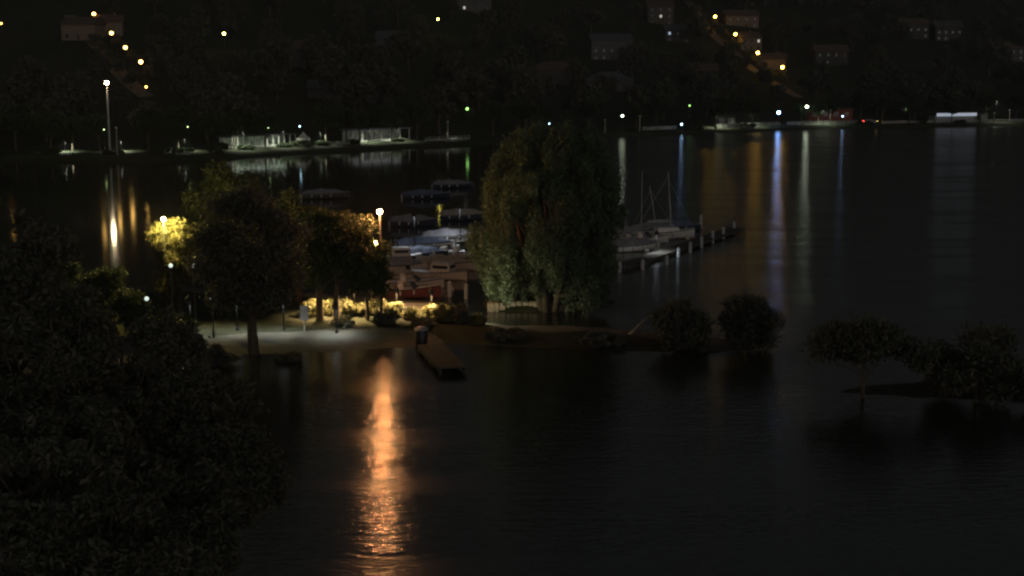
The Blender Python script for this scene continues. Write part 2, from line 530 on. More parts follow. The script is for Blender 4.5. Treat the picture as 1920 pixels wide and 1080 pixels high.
def hood_lamp(name, label, top, base_z, r, mat, group=None, pole_r=0.05, cat='lamp', skirt=.42):
    """an added lamp: post with a wide dark hood hiding the lens; the light faces down only"""
    top = Vector(top); h = top.z - base_z
    t = thing(name, label, cat, (top.x, top.y, base_z), 0, group)
    ky = r * 1.6 + pole_r + .25
    MB().tube([(0, ky, -0.3), (0, ky, h + .1), (0, ky - .1, h + .2), (0, 0, h + .2)], [pole_r * 1.2, pole_r, pole_r * .8, pole_r * .6], 8).build('pole', M['black'], t, True)
    MB().lathe([(pole_r * 2.2, -0.1), (pole_r * 2.2, .2), (pole_r * 1.2, .35)], 10, (0, ky, 0)).build('base', M['black'], t)
    hd = MB(); nn = 12
    prof = [(r * 1.6, h - skirt), (r * 1.5, h - .05), (r * .8, h + .12), (r * .12, h + .2)]
    hd.add([(q * math.cos(k * 2 * math.pi / nn), q * math.sin(k * 2 * math.pi / nn), z) for q, z in prof for k in range(nn)],
           [(i * nn + k, i * nn + (k + 1) % nn, i * nn + nn + (k + 1) % nn, i * nn + nn + k) for i in range(3) for k in range(nn)] + [tuple(3 * nn + k for k in range(nn))])
    hd.build('hood', M['black'], t)
    v = [(r * math.cos(k * math.pi / 4), r * math.sin(k * math.pi / 4), h - .1) for k in range(8)]
    MB().add(v, [tuple(reversed(range(8)))]).build('lens', mat, t)
    return t
def hill_hit(px, py, h):
    """where the sight line comes within h metres of the hillside"""
    r = ray(px, py); o = Vector((0, 0, CAM_H)); y = 200.0
    while y < 2500:
        p = o + r * (y / r.y)
        if p.z <= ground(p.x, p.y) + h and y > shore(p.x / y) + 8:
            return p
        y += 1.0
    return p

ORANGE = emit('sodium', (1.0, 0.40, 0.14), 1500)
AMBER_L = emit('amber_left', (1.0, 0.56, 0.13), 14)
AMBER = emit('amber', (1.0, 0.54, 0.06), 48)
AMBER_DIM = emit('amber_dim', (1.0, 0.5, 0.1), 9)
YELLOWGREEN = emit('warm_yellow', (1.0, 0.85, 0.12), 30)
YELLOW = emit('yellow_bank', (1.0, 0.66, 0.16), 260)
YELLOW2 = emit('yellow_tree', (1.0, 0.74, 0.22), 7000)
WARMWHITE = emit('flood', (1.0, 0.78, 0.45), 120)
WHITE = emit('cool_white', (0.86, 1.0, 0.72), 28)
BLUE = emit('blue_white', (0.2, 0.42, 1.0), 62)
BLUE_SM = emit('blue_small', (0.4, 0.65, 1.0), 13)
GLOBE = emit('globe_white', (0.85, 1.0, 0.92), 0.9)
PORCH = emit('porch', (1.0, 0.95, 0.8), 0.5)
PORCH_BLUE = emit('porch_blue', (0.6, 0.75, 1.0), 0.5)
HOODY = emit('hood_yellow', (1.0, 0.66, 0.32), 3600)
HOODB = emit('hood_beach', (0.95, 1.0, 0.95), 520)
HOODW = emit('hood_white', (0.9, 1.0, 0.78), 2600)
PARK = emit('park_white', (0.92, 1.0, 0.72), 110)

# --- the sodium lamp on the harbour bank
lb = P(712, 598, 0.6)
globe_lamp('street_lamp', 'tall lamp glowing bright orange above the bushes by the moored boats', PD(712, 397, lb.y), gz(lb.x, lb.y), 0.17, ORANGE, pole_r=0.1)
# --- yellow lamps half hidden in the bank trees
b = P(306, 597, 0.6)
globe_lamp('bank_lamp', 'tall slim lamp with yellow light in front of the golden lit tree', PD(306, 411, b.y), gz(b.x, b.y), 0.11, YELLOW2, pole_r=0.05)
b = P(706, 596, 0.6)
globe_lamp('bank_lamp', 'yellow lamp half hidden in leaves below the orange lamp', PD(706, 455, b.y), gz(b.x, b.y), 0.13, YELLOW, pole_r=0.05)
for px, py, by, lab in [(598, 535, 595, 'added hooded lamp above the yellow bush left of the bank trunks'), (662, 532, 597, 'added hooded lamp above the broad yellow bush'), (742, 540, 591, 'added hooded lamp above the upturned dinghies'), (808, 544, 593, 'added hooded lamp above the small golden bush')]:
    b = P(px, by, 0.6)
    hood_lamp('added_hooded_lamp', lab, PD(px, py, b.y), gz(b.x, b.y), 0.16, HOODY, skirt=.3)  # added lamps, unseen under their hoods, to light the bank bushes
# --- pale globes on the left of the beach
for px, py, by, lab in [(320, 498, 612, 'pale round globe lamp below the golden lit tree'),
                        (363, 498, 612, 'pale globe lamp at the edge of the dark broad tree'),
                        (275, 560, 640, 'pale globe lamp seen between leaves at the end of the beach'),
                        (398, 560, 628, 'low pale globe lamp behind the broad tree lighting the sand')]:
    b = P(px, by, 0.6)
    globe_lamp('globe_lamp', lab, PD(px, py, b.y), gz(b.x, b.y), 0.15, GLOBE, pole_r=0.045, cap=False)

for px, py, by, lab in [(352, 560, 622, 'added hooded white lamp lighting the end of the sand'), (440, 560, 620, 'added hooded white lamp behind the lone dark tree'), (528, 560, 620, 'added hooded white lamp left of the notice board'), (628, 570, 622, 'added hooded white lamp on the sand right of the notice board')]:
    b = P(px, by, 0.6)
    hood_lamp('added_hooded_lamp', lab, PD(px, py, b.y), gz(b.x, b.y), 0.16, HOODB, skirt=.32)  # added out of sight to brighten the sand
# --- lamps of the far shore
def shore_lamp(px, py, off, lab, m, r, pole='pole', pr=0.08, group=None, name='shore_lamp'):
    u = (px - 960) / F0 / CP
    D = shore(u) + off
    p = PD(px, py, D)
    return globe_lamp(name, lab, p, ground(p.x, p.y), r, m, group, pole=pole, pole_r=pr, sub=1)
shore_lamp(200, 155, 10, 'very tall floodlight mast shining warm white over the park trees', WARMWHITE, 0.42, 'pole_pale', 0.22, name='floodlight_mast')
shore_lamp(1167, 217, 6, 'white shore lamp beside the first two pale posts', WHITE, 0.3)
shore_lamp(1278, 233, 4, 'bluish shore lamp on a short post at the water edge', BLUE_SM, 0.3)
shore_lamp(1460, 211, 9, 'bright blue white lamp by the low lit wall', BLUE, 0.5)
shore_lamp(1513, 200, 9, 'bright greenish white lamp against a lit tree crown', WHITE, 0.44)
shore_lamp(1580, 218, 9, 'small white lamp at the end of the lit wall', BLUE_SM, 0.26)
shore_lamp(1030, 232, 6, 'tiny bluish lamp behind the top of the big willow', emit('tiny_blue', (.5, .85, 1), 8), 0.22)
shore_lamp(562, 237, 10, 'tiny blue white lamp beside the small white tent', emit('tiny_blue', (.5, .85, 1), 8), 0.2)
LEAFY = emit('added_leaf_lamp', (0.7, 1.0, 0.4), 6)  # lamps added inside the crowns to light their leaves
for px, py, off, lab in [(352, 238, 8, 'small added lamp shining inside a leafy crown left of the columned pavilion'), (503, 240, 8, 'small added lamp inside the crown before the columned pavilion'), (690, 228, 9, 'small added lamp inside the crown before the blue roofed pavilion'), (195, 243, 14, 'small added lamp inside the leaves beside the floodlight mast')]:
    shore_lamp(px, py, off, lab, LEAFY, 0.12, pr=.05)
def shore_hood(px, py, off, lab):
    u = (px - 960) / F0 / CP
    p = PD(px, py, shore(u) + off)
    hood_lamp('added_park_lamp', lab, p, ground(p.x, p.y), 0.2, HOODW, 'added hooded lamps of the far shore', skirt=.26)  # unseen lamps added to brighten the park strip and promenade
for px, py, off, lab in [(120, 262, 12, 'added hooded lamp near the small white boat on the far shore'), (225, 262, 14, 'added hooded lamp beside the unlit post on the left path'), (345, 258, 12, 'added hooded lamp under the trees left of the columned pavilion'),
                    (455, 245, 10, 'added hooded lamp at the left end of the columned pavilion'), (530, 243, 10, 'added hooded lamp at the right end of the columned pavilion'), (600, 246, 10, 'added hooded lamp right of the small tent'),
                    (690, 241, 10, 'added hooded lamp at the left of the blue roofed pavilion'), (745, 240, 10, 'added hooded lamp at the right of the blue roofed pavilion'), (838, 246, 8, 'added hooded lamp behind the yellowish railing'),
                    (1345, 213, 8, 'added hooded lamp before the small hut'), (1410, 210, 8, 'added hooded lamp left of the blue lamp'), (1545, 204, 8, 'added hooded lamp between greenish and small white lamps'), (1700, 200, 9, 'added hooded lamp left of the kiosk'), (1870, 188, 9, 'added hooded lamp right of the booth')]:
    shore_hood(px, py, off, lab)
# --- street lamps up the hillside
CHAIN_R = [(1341, 31), (1379, 64), (1421, 99), (1467, 126)]
CHAIN_L = [(176, 26), (209, 62), (235, 89), (264, 116)]
def hill_lamp(px, py, lab, m, r, h=7.0, group=None):
    p = hill_hit(px, py, h)
    return globe_lamp('hill_street_lamp', lab, p, ground(p.x, p.y), r, m, group, pole_r=0.09, sub=1), p
chain_pts = []
for k, (ch, where) in enumerate(((CHAIN_L, 'above the floodlit mast'), (CHAIN_R, 'above the lit shore wall'))):
    pts = []
    for i, (px, py) in enumerate(ch):
        o, p = hill_lamp(px, py, 'amber street lamp, %s on the steep road %s' % (('topmost', 'second highest', 'second lowest', 'lowest')[i], where), AMBER if k else AMBER_L, 0.62, group='lamps of the steep hill roads')
        pts.append(p)
    chain_pts.append(pts)
hill_lamp(274, 163, 'dim orange lamp below the steep lamp row', AMBER_DIM, 0.35, 5)
hill_lamp(420, 63, 'lone yellow lamp on the dark slope right of a steep lamp row', YELLOWGREEN, 0.5)
hill_lamp(821, 36, 'lone greenish yellow lamp on the dark middle slope', YELLOWGREEN, 0.45)
gl, gp = hill_lamp(876, 204, 'lamp hidden in a green glowing tree above the shore', emit('green_hidden', (0.4, 1.0, 0.22), 3.2), 0.45, 4.5)
hill_lamp(1293, 198, 'small hidden lamp in leaves above the blue shore lamp', emit('green_hidden2', (0.4, 1.0, 0.22), 3), 0.3, 4.0)
hill_lamp(2, 44, 'orange lamp at the top of the dark left slope', AMBER_DIM, 0.4, 5)

# --- steep roads under the lamp rows
def road(name, pts, width):
    pts = [pts[0] + (pts[0] - pts[1]) * 1.2] + pts + [pts[-1] + (pts[-1] - pts[-2]) * 0.9]
    C = []
    for i in range(len(pts) - 1):
        for t in np.linspace(0, 1, 12, endpoint=False):
            C.append(pts[i].lerp(pts[i + 1], float(t)))
    C.append(pts[-1])
    V, Fq = [], []
    for i, c in enumerate(C):
        d = C[min(i + 1, len(C) - 1)] - C[max(i - 1, 0)]
        nrm = Vector((d.y, -d.x, 0)).normalized()
        for k in range(5):
            q = c + nrm * (width * (k / 4 - .5)) + Vector((-2.5, -1, 0))
            V.append((q.x, q.y, ground(q.x, q.y) + 0.35))
    for i in range(len(C) - 1):
        for k in range(4):
            Fq.append((i * 5 + k, i * 5 + k + 1, i * 5 + k + 6, i * 5 + k + 5))
    link(name, mesh_np(name, V, Fq), M['asphalt'], kind='structure')
    return C
road('hill_road', chain_pts[0], 4.5)
road('hill_road', chain_pts[1], 4.5)
# retaining walls beside the road
for ci, (pts, nm) in enumerate(zip(chain_pts, ('above the floodlit mast', 'above the lit shore wall'))):
    for i in range(len(pts) - 1):
        a, b = pts[i].lerp(pts[i + 1], .12), pts[i].lerp(pts[i + 1], .72)
        off = Vector((4.5, 3, 0))
        mb = MB()
        n = 8
        V, Fq = [], []
        for k in range(n + 1):
            q = a.lerp(b, k / n) + off
            z = ground(q.x, q.y)
            for dz, dy in ((-.5, 0), (1.9, 0), (1.9, .4), (-.5, .4)):
                V.append((q.x, q.y + dy, z + dz))
        for k in range(n):
            for e in range(4):
                Fq.append((k * 4 + e, k * 4 + (e + 1) % 4, k * 4 + 4 + (e + 1) % 4, k * 4 + 4 + e))
        mb.add(V, Fq + [(3, 2, 1, 0), (n * 4, n * 4 + 1, n * 4 + 2, n * 4 + 3)])
        o = mb.build('retaining_wall', M['wall4'])
        tag(o, 'ochre retaining wall beside the %s gap of the lamp row %s' % (('upper', 'middle', 'lower')[i], nm), 'wall', 'retaining walls of the hill roads')

def su(px, off):
    u = (px - 960) / F0 / CP
    y = shore(u) + off
    return u * y, y, ground(u * y, y)
# ------------------------------------------------------------------ hillside houses
def blocks_lamp(x, y, z0, z1, r):
    a = proj((x - r, y, z1)); b = proj((x + r, y, z0)); d = a[2]
    for lx, ly, ld in LAMP_PX:
        if ld > d - 2 and a[0] - 5 < lx < b[0] + 5 and a[1] - 5 < ly < b[1] + 5:
            return True
    return False
HOUSES = []; HKEY = []
def house(label, x, y, rz, w, d, h, wall, roofm, lit=None, group=None, hip=False):
    z = min(ground(x + a, y + b) for a in (-w / 2, w / 2) for b in (-d / 2, d / 2))
    t = thing('hillside_house', label, 'house', (x, y, z), rz, group)
    MB().box((0, 0, h / 2 - .5), (w, d, h + 1)).build('wall', M[wall], t)
    e, rh = 0.5, 0.3 * d
    hx = w / 2 - (0.32 * w if hip else -e)
    X, Y = w / 2 + e, d / 2 + e
    MB().add([(-X, -Y, h - .1), (X, -Y, h - .1), (X, Y, h - .1), (-X, Y, h - .1), (-hx, 0, h + rh), (hx, 0, h + rh),
              (-X, -Y, h + .1), (X, -Y, h + .1), (X, Y, h + .1), (-X, Y, h + .1)],
             [(3, 2, 1, 0), (0, 1, 7, 6), (1, 2, 8, 7), (2, 3, 9, 8), (3, 0, 6, 9), (6, 7, 5, 4), (8, 9, 4, 5), (7, 8, 5), (9, 6, 4)]).build('roof', M[roofm], t)
    roof = t.children[-1]
    MB().box((w * .22, d * .15, h + rh * .9), (.7, .7, 1.6)).build('chimney', M[wall], roof)
    nf = max(1, int(h // 2.9)); nw = max(2, int(w // 3.2))
    for f in range(nf):
        for k in range(nw):
            wx = -w / 2 + w * (k + .5) / nw
            if f == 0 and k == nw // 2:
                dr = MB().box((wx, -d / 2 - .02, 1.05), (1.0, .1, 2.1)).build('door', M['wood'], t)
                continue
            wz = f * 2.9 + 1.6
            wdw = MB().box((wx, -d / 2 - .01, wz), (1.2, .12, 1.4)).build('window', M['frame_dim'], t)
            m = M['glass']
            if lit and lit[0] == f and lit[1] == k: m = lit[2]
            MB().box((wx, -d / 2 - .06, wz), (1.0, .06, 1.2)).build('pane', m, wdw)
    HOUSES.append((x, y, max(w, d) * .55)); HKEY.append((x, y, label))
    return t
def house_px(label, px, py, w, d, h, wall, roofm, lit=None, hip=False, rz=0.0, dz=3.0):
    p = hill_hit(px, py, dz)
    return house(label, p.x, p.y + d / 2, rz, w, d, h, wall, roofm, lit, None, hip)
house_px('pale flat fronted house on the dark middle slope', 1145, 100, 17, 10, 8.5, 'wall2', 'roof_grey', rz=.12)
house_px('wide low house with a long hipped roof below the pale house', 1042, 142, 21, 11, 5.5, 'wall0', 'roof', hip=True)
house_px('small hipped house right of the wide low house', 1143, 155, 17, 10, 4.5, 'wall3', 'roof_grey', hip=True)
house_px('house with one small lit window above the willow top', 957, 138, 10, 9, 6, 'wall1', 'roof', (0, 0, PORCH))
house_px('tall house with narrow yellowish lit window high on the slope', 1239, 34, 12, 10, 9, 'wall0', 'roof', (1, 1, PORCH))
house_px('house with one bluish lit window beside the steep road', 1271, 66, 11, 9, 6, 'wall3', 'roof_grey', (1, 0, PORCH_BLUE))
house_px('house with a faint lit window below the steep road', 1319, 145, 11, 9, 5.8, 'wall1', 'roof', (0, 0, PORCH))
house_px('gabled ochre house lit by the third hill lamp', 1404, 82, 10, 9, 6.0, 'wall4', 'roof', (1, 2, PORCH), rz=.3)
house_px('gabled house lit by the lowest hill lamp', 1450, 116, 12, 9, 5.0, 'wall4', 'roof', rz=-.2)
house_px('house behind the topmost lamp of the right hill road', 1390, 38, 16, 10, 6, 'wall4', 'roof', rz=.1)
house_px('brown house beside the topmost lamp of the left hill road', 150, 60, 12, 9, 5.5, 'wall4', 'roof', rz=-.15)
house_px('gabled house between the two upper lamps of the left road', 196, 52, 10, 9, 5, 'wall4', 'roof', rz=.2)
house_px('house with three lit windows at the top of the middle slope', 885, 12, 17, 10, 8.5, 'wall2', 'roof', (1, 1, PORCH))
house_px('pale house under the lone greenish yellow lamp', 745, 80, 16, 10, 6, 'wall1', 'roof_grey')
house_px('broad dark house under the lone yellow lamp', 570, 110, 18, 11, 6.5, 'wall3', 'roof', hip=True)
house_px('long low house just behind the far left shore trees', 640, 170, 20, 9, 4.5, 'wall0', 'roof_grey')
house_px('dark house high above the far kiosk', 1715, 62, 14, 10, 7, 'wall3', 'roof')
house_px('square house with white framed windows on the right slope', 1780, 66, 13, 11, 7, 'wall1', 'roof_grey')
house_px('long house with a pale wall far up the right slope', 1880, 102, 20, 10, 6, 'wall0', 'roof', hip=True)
house_px('dark gabled house right of the lowest hill lamp', 1560, 110, 14, 10, 6, 'wall3', 'roof')

# ------------------------------------------------------------------ trees of hill and far shore (three built, the rest copies)
protos = []
for k in range(4):
    t = make_tree('hill_tree', 'dark leafy tree on the unlit hillside', 'tree', (0, 0, 0), 9 + k, 3.4 + .3 * k, 2.2, 'leaf_dark', 1800, 0.42, 100 + k, 22, group='dark trees on the hillside', limbs=6)
    protos.append(t)
first = [True] * 4
def put_hill_tree(k, x, y, sc, label=None, group=None, name=None):
    if first[k]:
        t = protos[k]; first[k] = False
    else:
        t = copy_tree(protos[k])
    t.location = (x, y, ground(x, y) - .1)
    t.scale = (sc, sc, sc * rnd.uniform(.85, 1.15))
    t.rotation_euler = (0, 0, rnd.uniform(0, 6.28))
    if label:
        t['label'] = label; t['group'] = group
    return t
for nm, px, off in [('columned pavilion', 500, 14), ('blue roofed pavilion', 715, 14), ('lit far kiosk', 1775, 10), ('red building', 1540, 30), ('floodlight mast', 200, 10), ('small shore hut', 1352, 22), ('yellowish lit railing', 840, 5), ('thick pale post', 1195, 10), ('shore behind the willow', 1010, 12), ('far left park path', 60, 12)]:
    a, b_, _ = su(px, off); HKEY.append((a, b_, nm))
for o in list(scene.objects):
    if o.name.startswith('hill_street_lamp'):
        HKEY.append((o.location.x, o.location.y, o['label']))
road_pts = [p for c in chain_pts for p in c]
placed = []
def try_tree(x, y, sc, k):
    if any((x - a) ** 2 + (y - b) ** 2 < (r + 2.6 * sc) ** 2 for a, b, r in HOUSES): return False
    z = ground(x, y)
    if blocks_lamp(x, y, z, z + 12.5 * sc, 4.0 * sc): return False
    for p in road_pts:
        if (x - p.x) ** 2 + (y - p.y) ** 2 < 42: return False
    a = proj((x, y, z + 6 * sc))
    q = min(HKEY, key=lambda q: (q[0] - x) ** 2 + (q[1] - y) ** 2)
    side = 'above' if y > q[1] + 4 else ('below' if y < q[1] - 4 else 'beside')
    lab = '%s dark tree %s the %s' % ('large' if sc > 1.25 else ('small' if sc < 1.05 else 'medium'), side, ' '.join(q[2].split()[:11]))
    put_hill_tree(k, x, y, sc, lab, 'dark trees on the hillside')
    placed.append((x, y)); return True
tries = 0
put_hill_tree(0, gp.x + .6, gp.y + 3.0, .55, 'small tree glowing green around a hidden lamp', 'trees around hidden lamps')
for ci, c in enumerate(chain_pts):
    for i, p in enumerate(c):
        for dx, dy, sc in ((-3.6, 3.2, .38), (3.8, 2.6, .42), (.6, 5.0, .5), (-4.6, -1.0, .3)):
            x, y = p.x + dx + rnd.uniform(-.6, .6), p.y + dy
            z = ground(x, y)
            if not blocks_lamp(x, y, z, z + 11 * sc, 3.0 * sc):
                put_hill_tree(rnd.randrange(4), x, y, sc, 'small tree lit amber by the %s lamp of the %s steep road' % (('topmost', 'second highest', 'second lowest', 'lowest')[i], ('left', 'right')[ci]), 'trees lit by the hill lamps')
                placed.append((x, y))
for px, py, sc in [(178, 78, .62), (204, 104, .55), (222, 128, .6), (160, 60, .5), (246, 150, .55), (190, 118, .7), (1350, 62, .5), (1372, 92, .55), (1400, 118, .6), (1432, 142, .6), (1330, 60, .45)]:
    p = hill_hit(px, py, 5.0 * sc)
    z = ground(p.x, p.y)
    if not blocks_lamp(p.x, p.y, z, z + 11 * sc, 3.2 * sc):
        put_hill_tree(rnd.randrange(4), p.x, p.y, sc, 'small tree growing over the edge of the %s steep road' % ('left' if px < 900 else 'right'), 'trees over the steep roads')
        placed.append((p.x, p.y))
while len(placed) < 298 and tries < 9000:
    tries += 1
    u = rnd.uniform(-0.44, 0.44)
    d = 24 + 300 * rnd.random() ** 1.3
    y = shore(u) + d; x = u * y
    if any((x - a) ** 2 + (y - b) ** 2 < 36 for a, b in placed): continue
    try_tree(x, y, rnd.uniform(.85, 1.5), rnd.randrange(4))
link('hill_woods', leaf_mesh('hill_woods', [((u * (shore(u) + d), shore(u) + d, ground(u * (shore(u) + d), shore(u) + d) + 4), (14, 14, 6), 1.0)
     for u in np.linspace(-.7, .7, 60) for d in (290, 330, 370, 420, 480, 560, 660)], 90000, 1.3, 5), M['leaf_dark'], kind='stuff')
tag(bpy.data.objects['hill_woods'], 'dark woods covering the upper slope behind the houses', 'woods')

# promenade trees along the far shore: open trunks with crowns
sp = [make_tree('promenade_tree', 'plane tree in the row along the far shore', 'tree', (0, 0, 0), 9.5, 3.6, 3.6, 'leaf', 2600, 0.3, 200 + k, 24, group='trees of the far promenade', limbs=8, trunk_r=.22) for k in range(3)]
sfirst = [True] * 3
PROM = [(60, 'beyond the far left edge of the park'), (200, 'by the small white far boat'), (380, 'near the floodlight mast path'), (460, 'left of the columned pavilion'), (570, 'before the columned pavilion'), (670, 'between the two pavilions'), (800, 'by the blue roofed pavilion'), (1120, 'behind the willow on the far shore'),
        (1240, 'by the thick pale post'), (1380, 'by the small hut'), (1480, 'by the blue lamp'), (1620, 'by the red building'), (1735, 'left of the lit kiosk'), (1800, 'in front of the lit kiosk'), (9999, 'right of the lit kiosk')]
def shore_tree(px, off, sc, k, label=None):
    u = (px - 960) / F0 / CP
    y = shore(u) + off; x = u * y
    z = ground(x, y)
    if px not in (340, 448, 505, 618, 679, 738, 345, 200) and blocks_lamp(x, y, z + 3.2 * sc, z + 10 * sc, 3.9 * sc): return
    t = sp[k] if sfirst[k] else copy_tree(sp[k])
    sfirst[k] = False
    t['label'] = 'promenade tree ' + next(b for a, b in PROM if px < a)
    t.location = (x, y, z); t.scale = (sc, sc, sc); t.rotation_euler = (0, 0, rnd.uniform(0, 6.28))
for i, (px, off, sc) in enumerate([(110, 9, 1.0), (150, 14, .9), (290, 9, 1.05), (340, 7, .75), (345, 18, 1.1), (400, 14, .85), (448, 12, .9), (505, 8, .9), (556, 11, .9), (618, 8, 1.1), (655, 18, 1.0), (679, 8, .85),
        (738, 9, .9), (785, 12, 1.1), (925, 12, 1.0), (985, 10, 1.1), (1100, 14, 1.0), (1225, 15, 1.0), (1334, 7, 1.05), (1402, 7, 1.0), (1300, 16, .9), (1368, 18, 1.1), (1545, 17, .9), (1640, 16, 1.0), (1690, 9, .9), (1768, 5, .85), (1725, 20, 1.0), (1830, 20, 1.1), (1885, 18, 1.0), (1600, 22, 1.1), (45, 14, 1.1), (-15, 14, 1.1), (1945, 16, 1.0), (1522, 13, .85), (1492, 14, .75), (1296, 9, .8), (1190, 14, .8), (470, 24, .9), (720, 24, .9), (345, 14, .7), (200, 17, .9), (215, 9, .8)]):
    shore_tree(px, off, sc, i % 3)
# ------------------------------------------------------------------ far left shore furniture
def pavilion(label, px0, px1, off, h, roofm, wallm, back=True, ncol=12, lightm=None):
    x0, y0, z0 = su(px0, off); x1, y1, z1 = su(px1, off)
    w = math.hypot(x1 - x0, y1 - y0); rz = math.atan2(y1 - y0, x1 - x0)
    t = thing('park_pavilion', label, 'pavilion', ((x0 + x1) / 2, (y0 + y1) / 2, min(z0, z1)), rz)
    MB().box((0, 1.5, h + .12), (w + 1, 5.2, .24)).build('roof', M[roofm], t)
    MB().box((0, 3.6, h / 2 - .2), (w, .2, h + .35)).build('back_wall', M[wallm], t)
    MB().box((0, 1.5, .06), (w + .4, 4.6, .3)).build('floor_slab', M['concrete'], t)
    for k in range(ncol):
        MB().box((-w / 2 + w * k / (ncol - 1), -.6, h / 2 + .1), (.22, .22, h - .2)).build('column', M['pole_pale'], t)
    if lightm:
        MB().box((0, 1.2, h - .06), (w * .85, .25, .08)).build('ceiling_light', lightm, t)
    return t
TUBE = emit('ceiling_tube', (0.8, 1.0, 0.75), 3.0)
pavilion('long open pavilion with pale columns and greenish light inside', 440, 558, 14, 2.5, 'roof_grey', 'wall_pale', ncol=12, lightm=TUBE)
pavilion('pavilion under a flat blue grey roof with dim light', 664, 768, 14, 2.8, 'roof_blue', 'wall_pale', ncol=7, lightm=emit('ceiling_tube2', (.95, .95, 1.0), 0.9))
def tent(label, px, off, w, h):
    x, y, z = su(px, off)
    t = thing('small_tent', label, 'tent', (x, y, z))
    a = w / 2
    MB().add([(-a, -a, h * .55), (a, -a, h * .55), (a, a, h * .55), (-a, a, h * .55), (-a * .35, -a * .35, h * .8), (a * .35, -a * .35, h * .8), (a * .35, a * .35, h * .8), (-a * .35, a * .35, h * .8), (0, 0, h)],
             [(0, 1, 5, 4), (1, 2, 6, 5), (2, 3, 7, 6), (3, 0, 4, 7), (4, 5, 8), (5, 6, 8), (6, 7, 8), (7, 4, 8)]).build('canopy', M['cloth_white'], t)
    MB().add([(-a, -a, h * .55), (a, -a, h * .55), (a, a, h * .55), (-a, a, h * .55), (-a, -a, h * .42), (a, -a, h * .42), (a, a, h * .42), (-a, a, h * .42)],
             [(4, 5, 1, 0), (5, 6, 2, 1), (6, 7, 3, 2), (7, 4, 0, 3)]).build('valance', M['cloth_white'], t)
    for sx in (-1, 1):
        for sy in (-1, 1):
            MB().tube([(sx * a * .96, sy * a * .96, -.2), (sx * a * .96, sy * a * .96, h * .55)], .05, 6).build('leg', M['pole_pale'], t)
tent('small white tent beside the long columned pavilion', 576, 9, 2.8, 3.4)
def railing(label, px0, px1, off, npost, h=1.0):
    x0, y0, z0 = su(px0, off); x1, y1, z1 = su(px1, off)
    w = math.hypot(x1 - x0, y1 - y0); rz = math.atan2(y1 - y0, x1 - x0)
    t = thing('railing', label, 'railing', ((x0 + x1) / 2, (y0 + y1) / 2, min(z0, z1)), rz)
    for z in (h, h * .55):
        MB().box((0, 0, z), (w, .1, .12)).build('rail', M['wall_pale'], t)
    MB().box((0, .25, h * .22), (w, .2, h * .5)).build('plinth', M['wall_pale'], t)
    for k in range(npost):
        MB().box((-w / 2 + w * k / (npost - 1), -.02, h / 2), (.16, .16, h + .1)).build('post', M['wall_pale'], t)
railing('low pale railing lit yellowish at the end of the left shore', 800, 882, 5, 11)
railing('low white wall with railing along the left park path', 585, 660, 7, 8, .8)
# pale posts near the first white shore lamp and along the right promenade
for px, h_, lab in [(1131, 3.4, 'slim pale post at the tip of the lit shore'), (1195, 4.2, 'thick pale post right of the first white shore lamp'), (1545, 4.6, 'pale trunk like post beside the bright greenish lamp'),
                    (232, 5.5, 'unlit lamp post on the far left shore path'), (842, 4.5, 'unlit lamp post behind the yellowish railing'), (1845, 3.0, 'short pale post right of the kiosk'), (1874, 4.0, 'pale post further right of the kiosk'), (1912, 4.5, 'slim post at the end of the right promenade')]:
    x, y, z = su(px, 6)
    t = thing('promenade_post', lab, 'post', (x, y, z))
    MB().tube([(0, 0, -.3), (0, 0, h_ * .9), (0, 0, h_)], [.22, .16, .14], 8).build('shaft', M['bark_pale'], t)
    MB().lathe([(.15, h_ - .01), (.3, h_ + .12), (.3, h_ + .3), (.1, h_ + .42)], 10).build('head', M['pole_pale'], t)
# low lit walls of the right promenade
def low_wall(label, px0, px1, off, h, mat, seg):
    x0, y0, z0 = su(px0, off); x1, y1, z1 = su(px1, off)
    w = math.hypot(x1 - x0, y1 - y0); rz = math.atan2(y1 - y0, x1 - x0)
    t = thing('promenade_wall', label, 'wall', ((x0 + x1) / 2, (y0 + y1) / 2, min(z0, z1)), rz)
    for k in range(seg):
        MB().box((-w / 2 + w * (k + .5) / seg, 0, h / 2 - .1), (w / seg - .06, .3, h + .2)).build('panel', M[mat], t)
    MB().box((0, 0, h + .07), (w + .1, .42, .12)).build('coping', M[mat], t)
low_wall('low white promenade wall left of the blue lamp', 1335, 1452, 11, .9, 'wall_pale', 9)
low_wall('low white wall in place of car light trails between blue and small white lamps', 1466, 1604, 11, .9, 'wall_pale', 10)  # wall also stands in for the light trails of passing cars
low_wall('grey blue low wall between the bluish lamp and thick post', 1200, 1262, 10, .9, 'wall_pale', 5)
low_wall('long low grey wall in front of the kiosk', 1640, 1735, 10, .7, 'concrete', 6)
low_wall('low wall at the right end of the promenade', 1815, 1925, 10, .7, 'concrete', 6)
# reddish building behind
x, y, z = su(1540, 30)
t = thing('red_building', 'reddish low building behind the bright greenish lamp', 'building', (x, y, z))
MB().box((0, 0, 1.8), (15, 8, 4.0)).build('wall', M['wall_red'], t)
MB().box((0, 0, 3.95), (16, 9, .3)).build('roof', M['roof'], t)
for k in range(4):
    w_ = MB().box((-5.4 + 3.6 * k, -4.02, 2.2), (1.5, .12, 1.4)).build('window', M['white'], t)
    MB().box((-5.4 + 3.6 * k, -4.08, 2.2), (1.3, .06, 1.2)).build('pane', M['glass'], w_)
x, y, z = su(1352, 22)
t = thing('shore_hut', 'two pale door panels of a small hut behind the promenade trees', 'hut', (x, y, z))
MB().box((0, 0, 1.3), (6, 4, 3.0)).build('wall', M['wall1'], t)
MB().box((0, 0, 2.9), (6.8, 4.8, .25)).build('roof', M['roof_grey'], t)
for k in (-1, 1):
    MB().box((1.4 * k, -2.03, 1.2), (2.0, .1, 2.2)).build('door', M['wall_pale'], t)
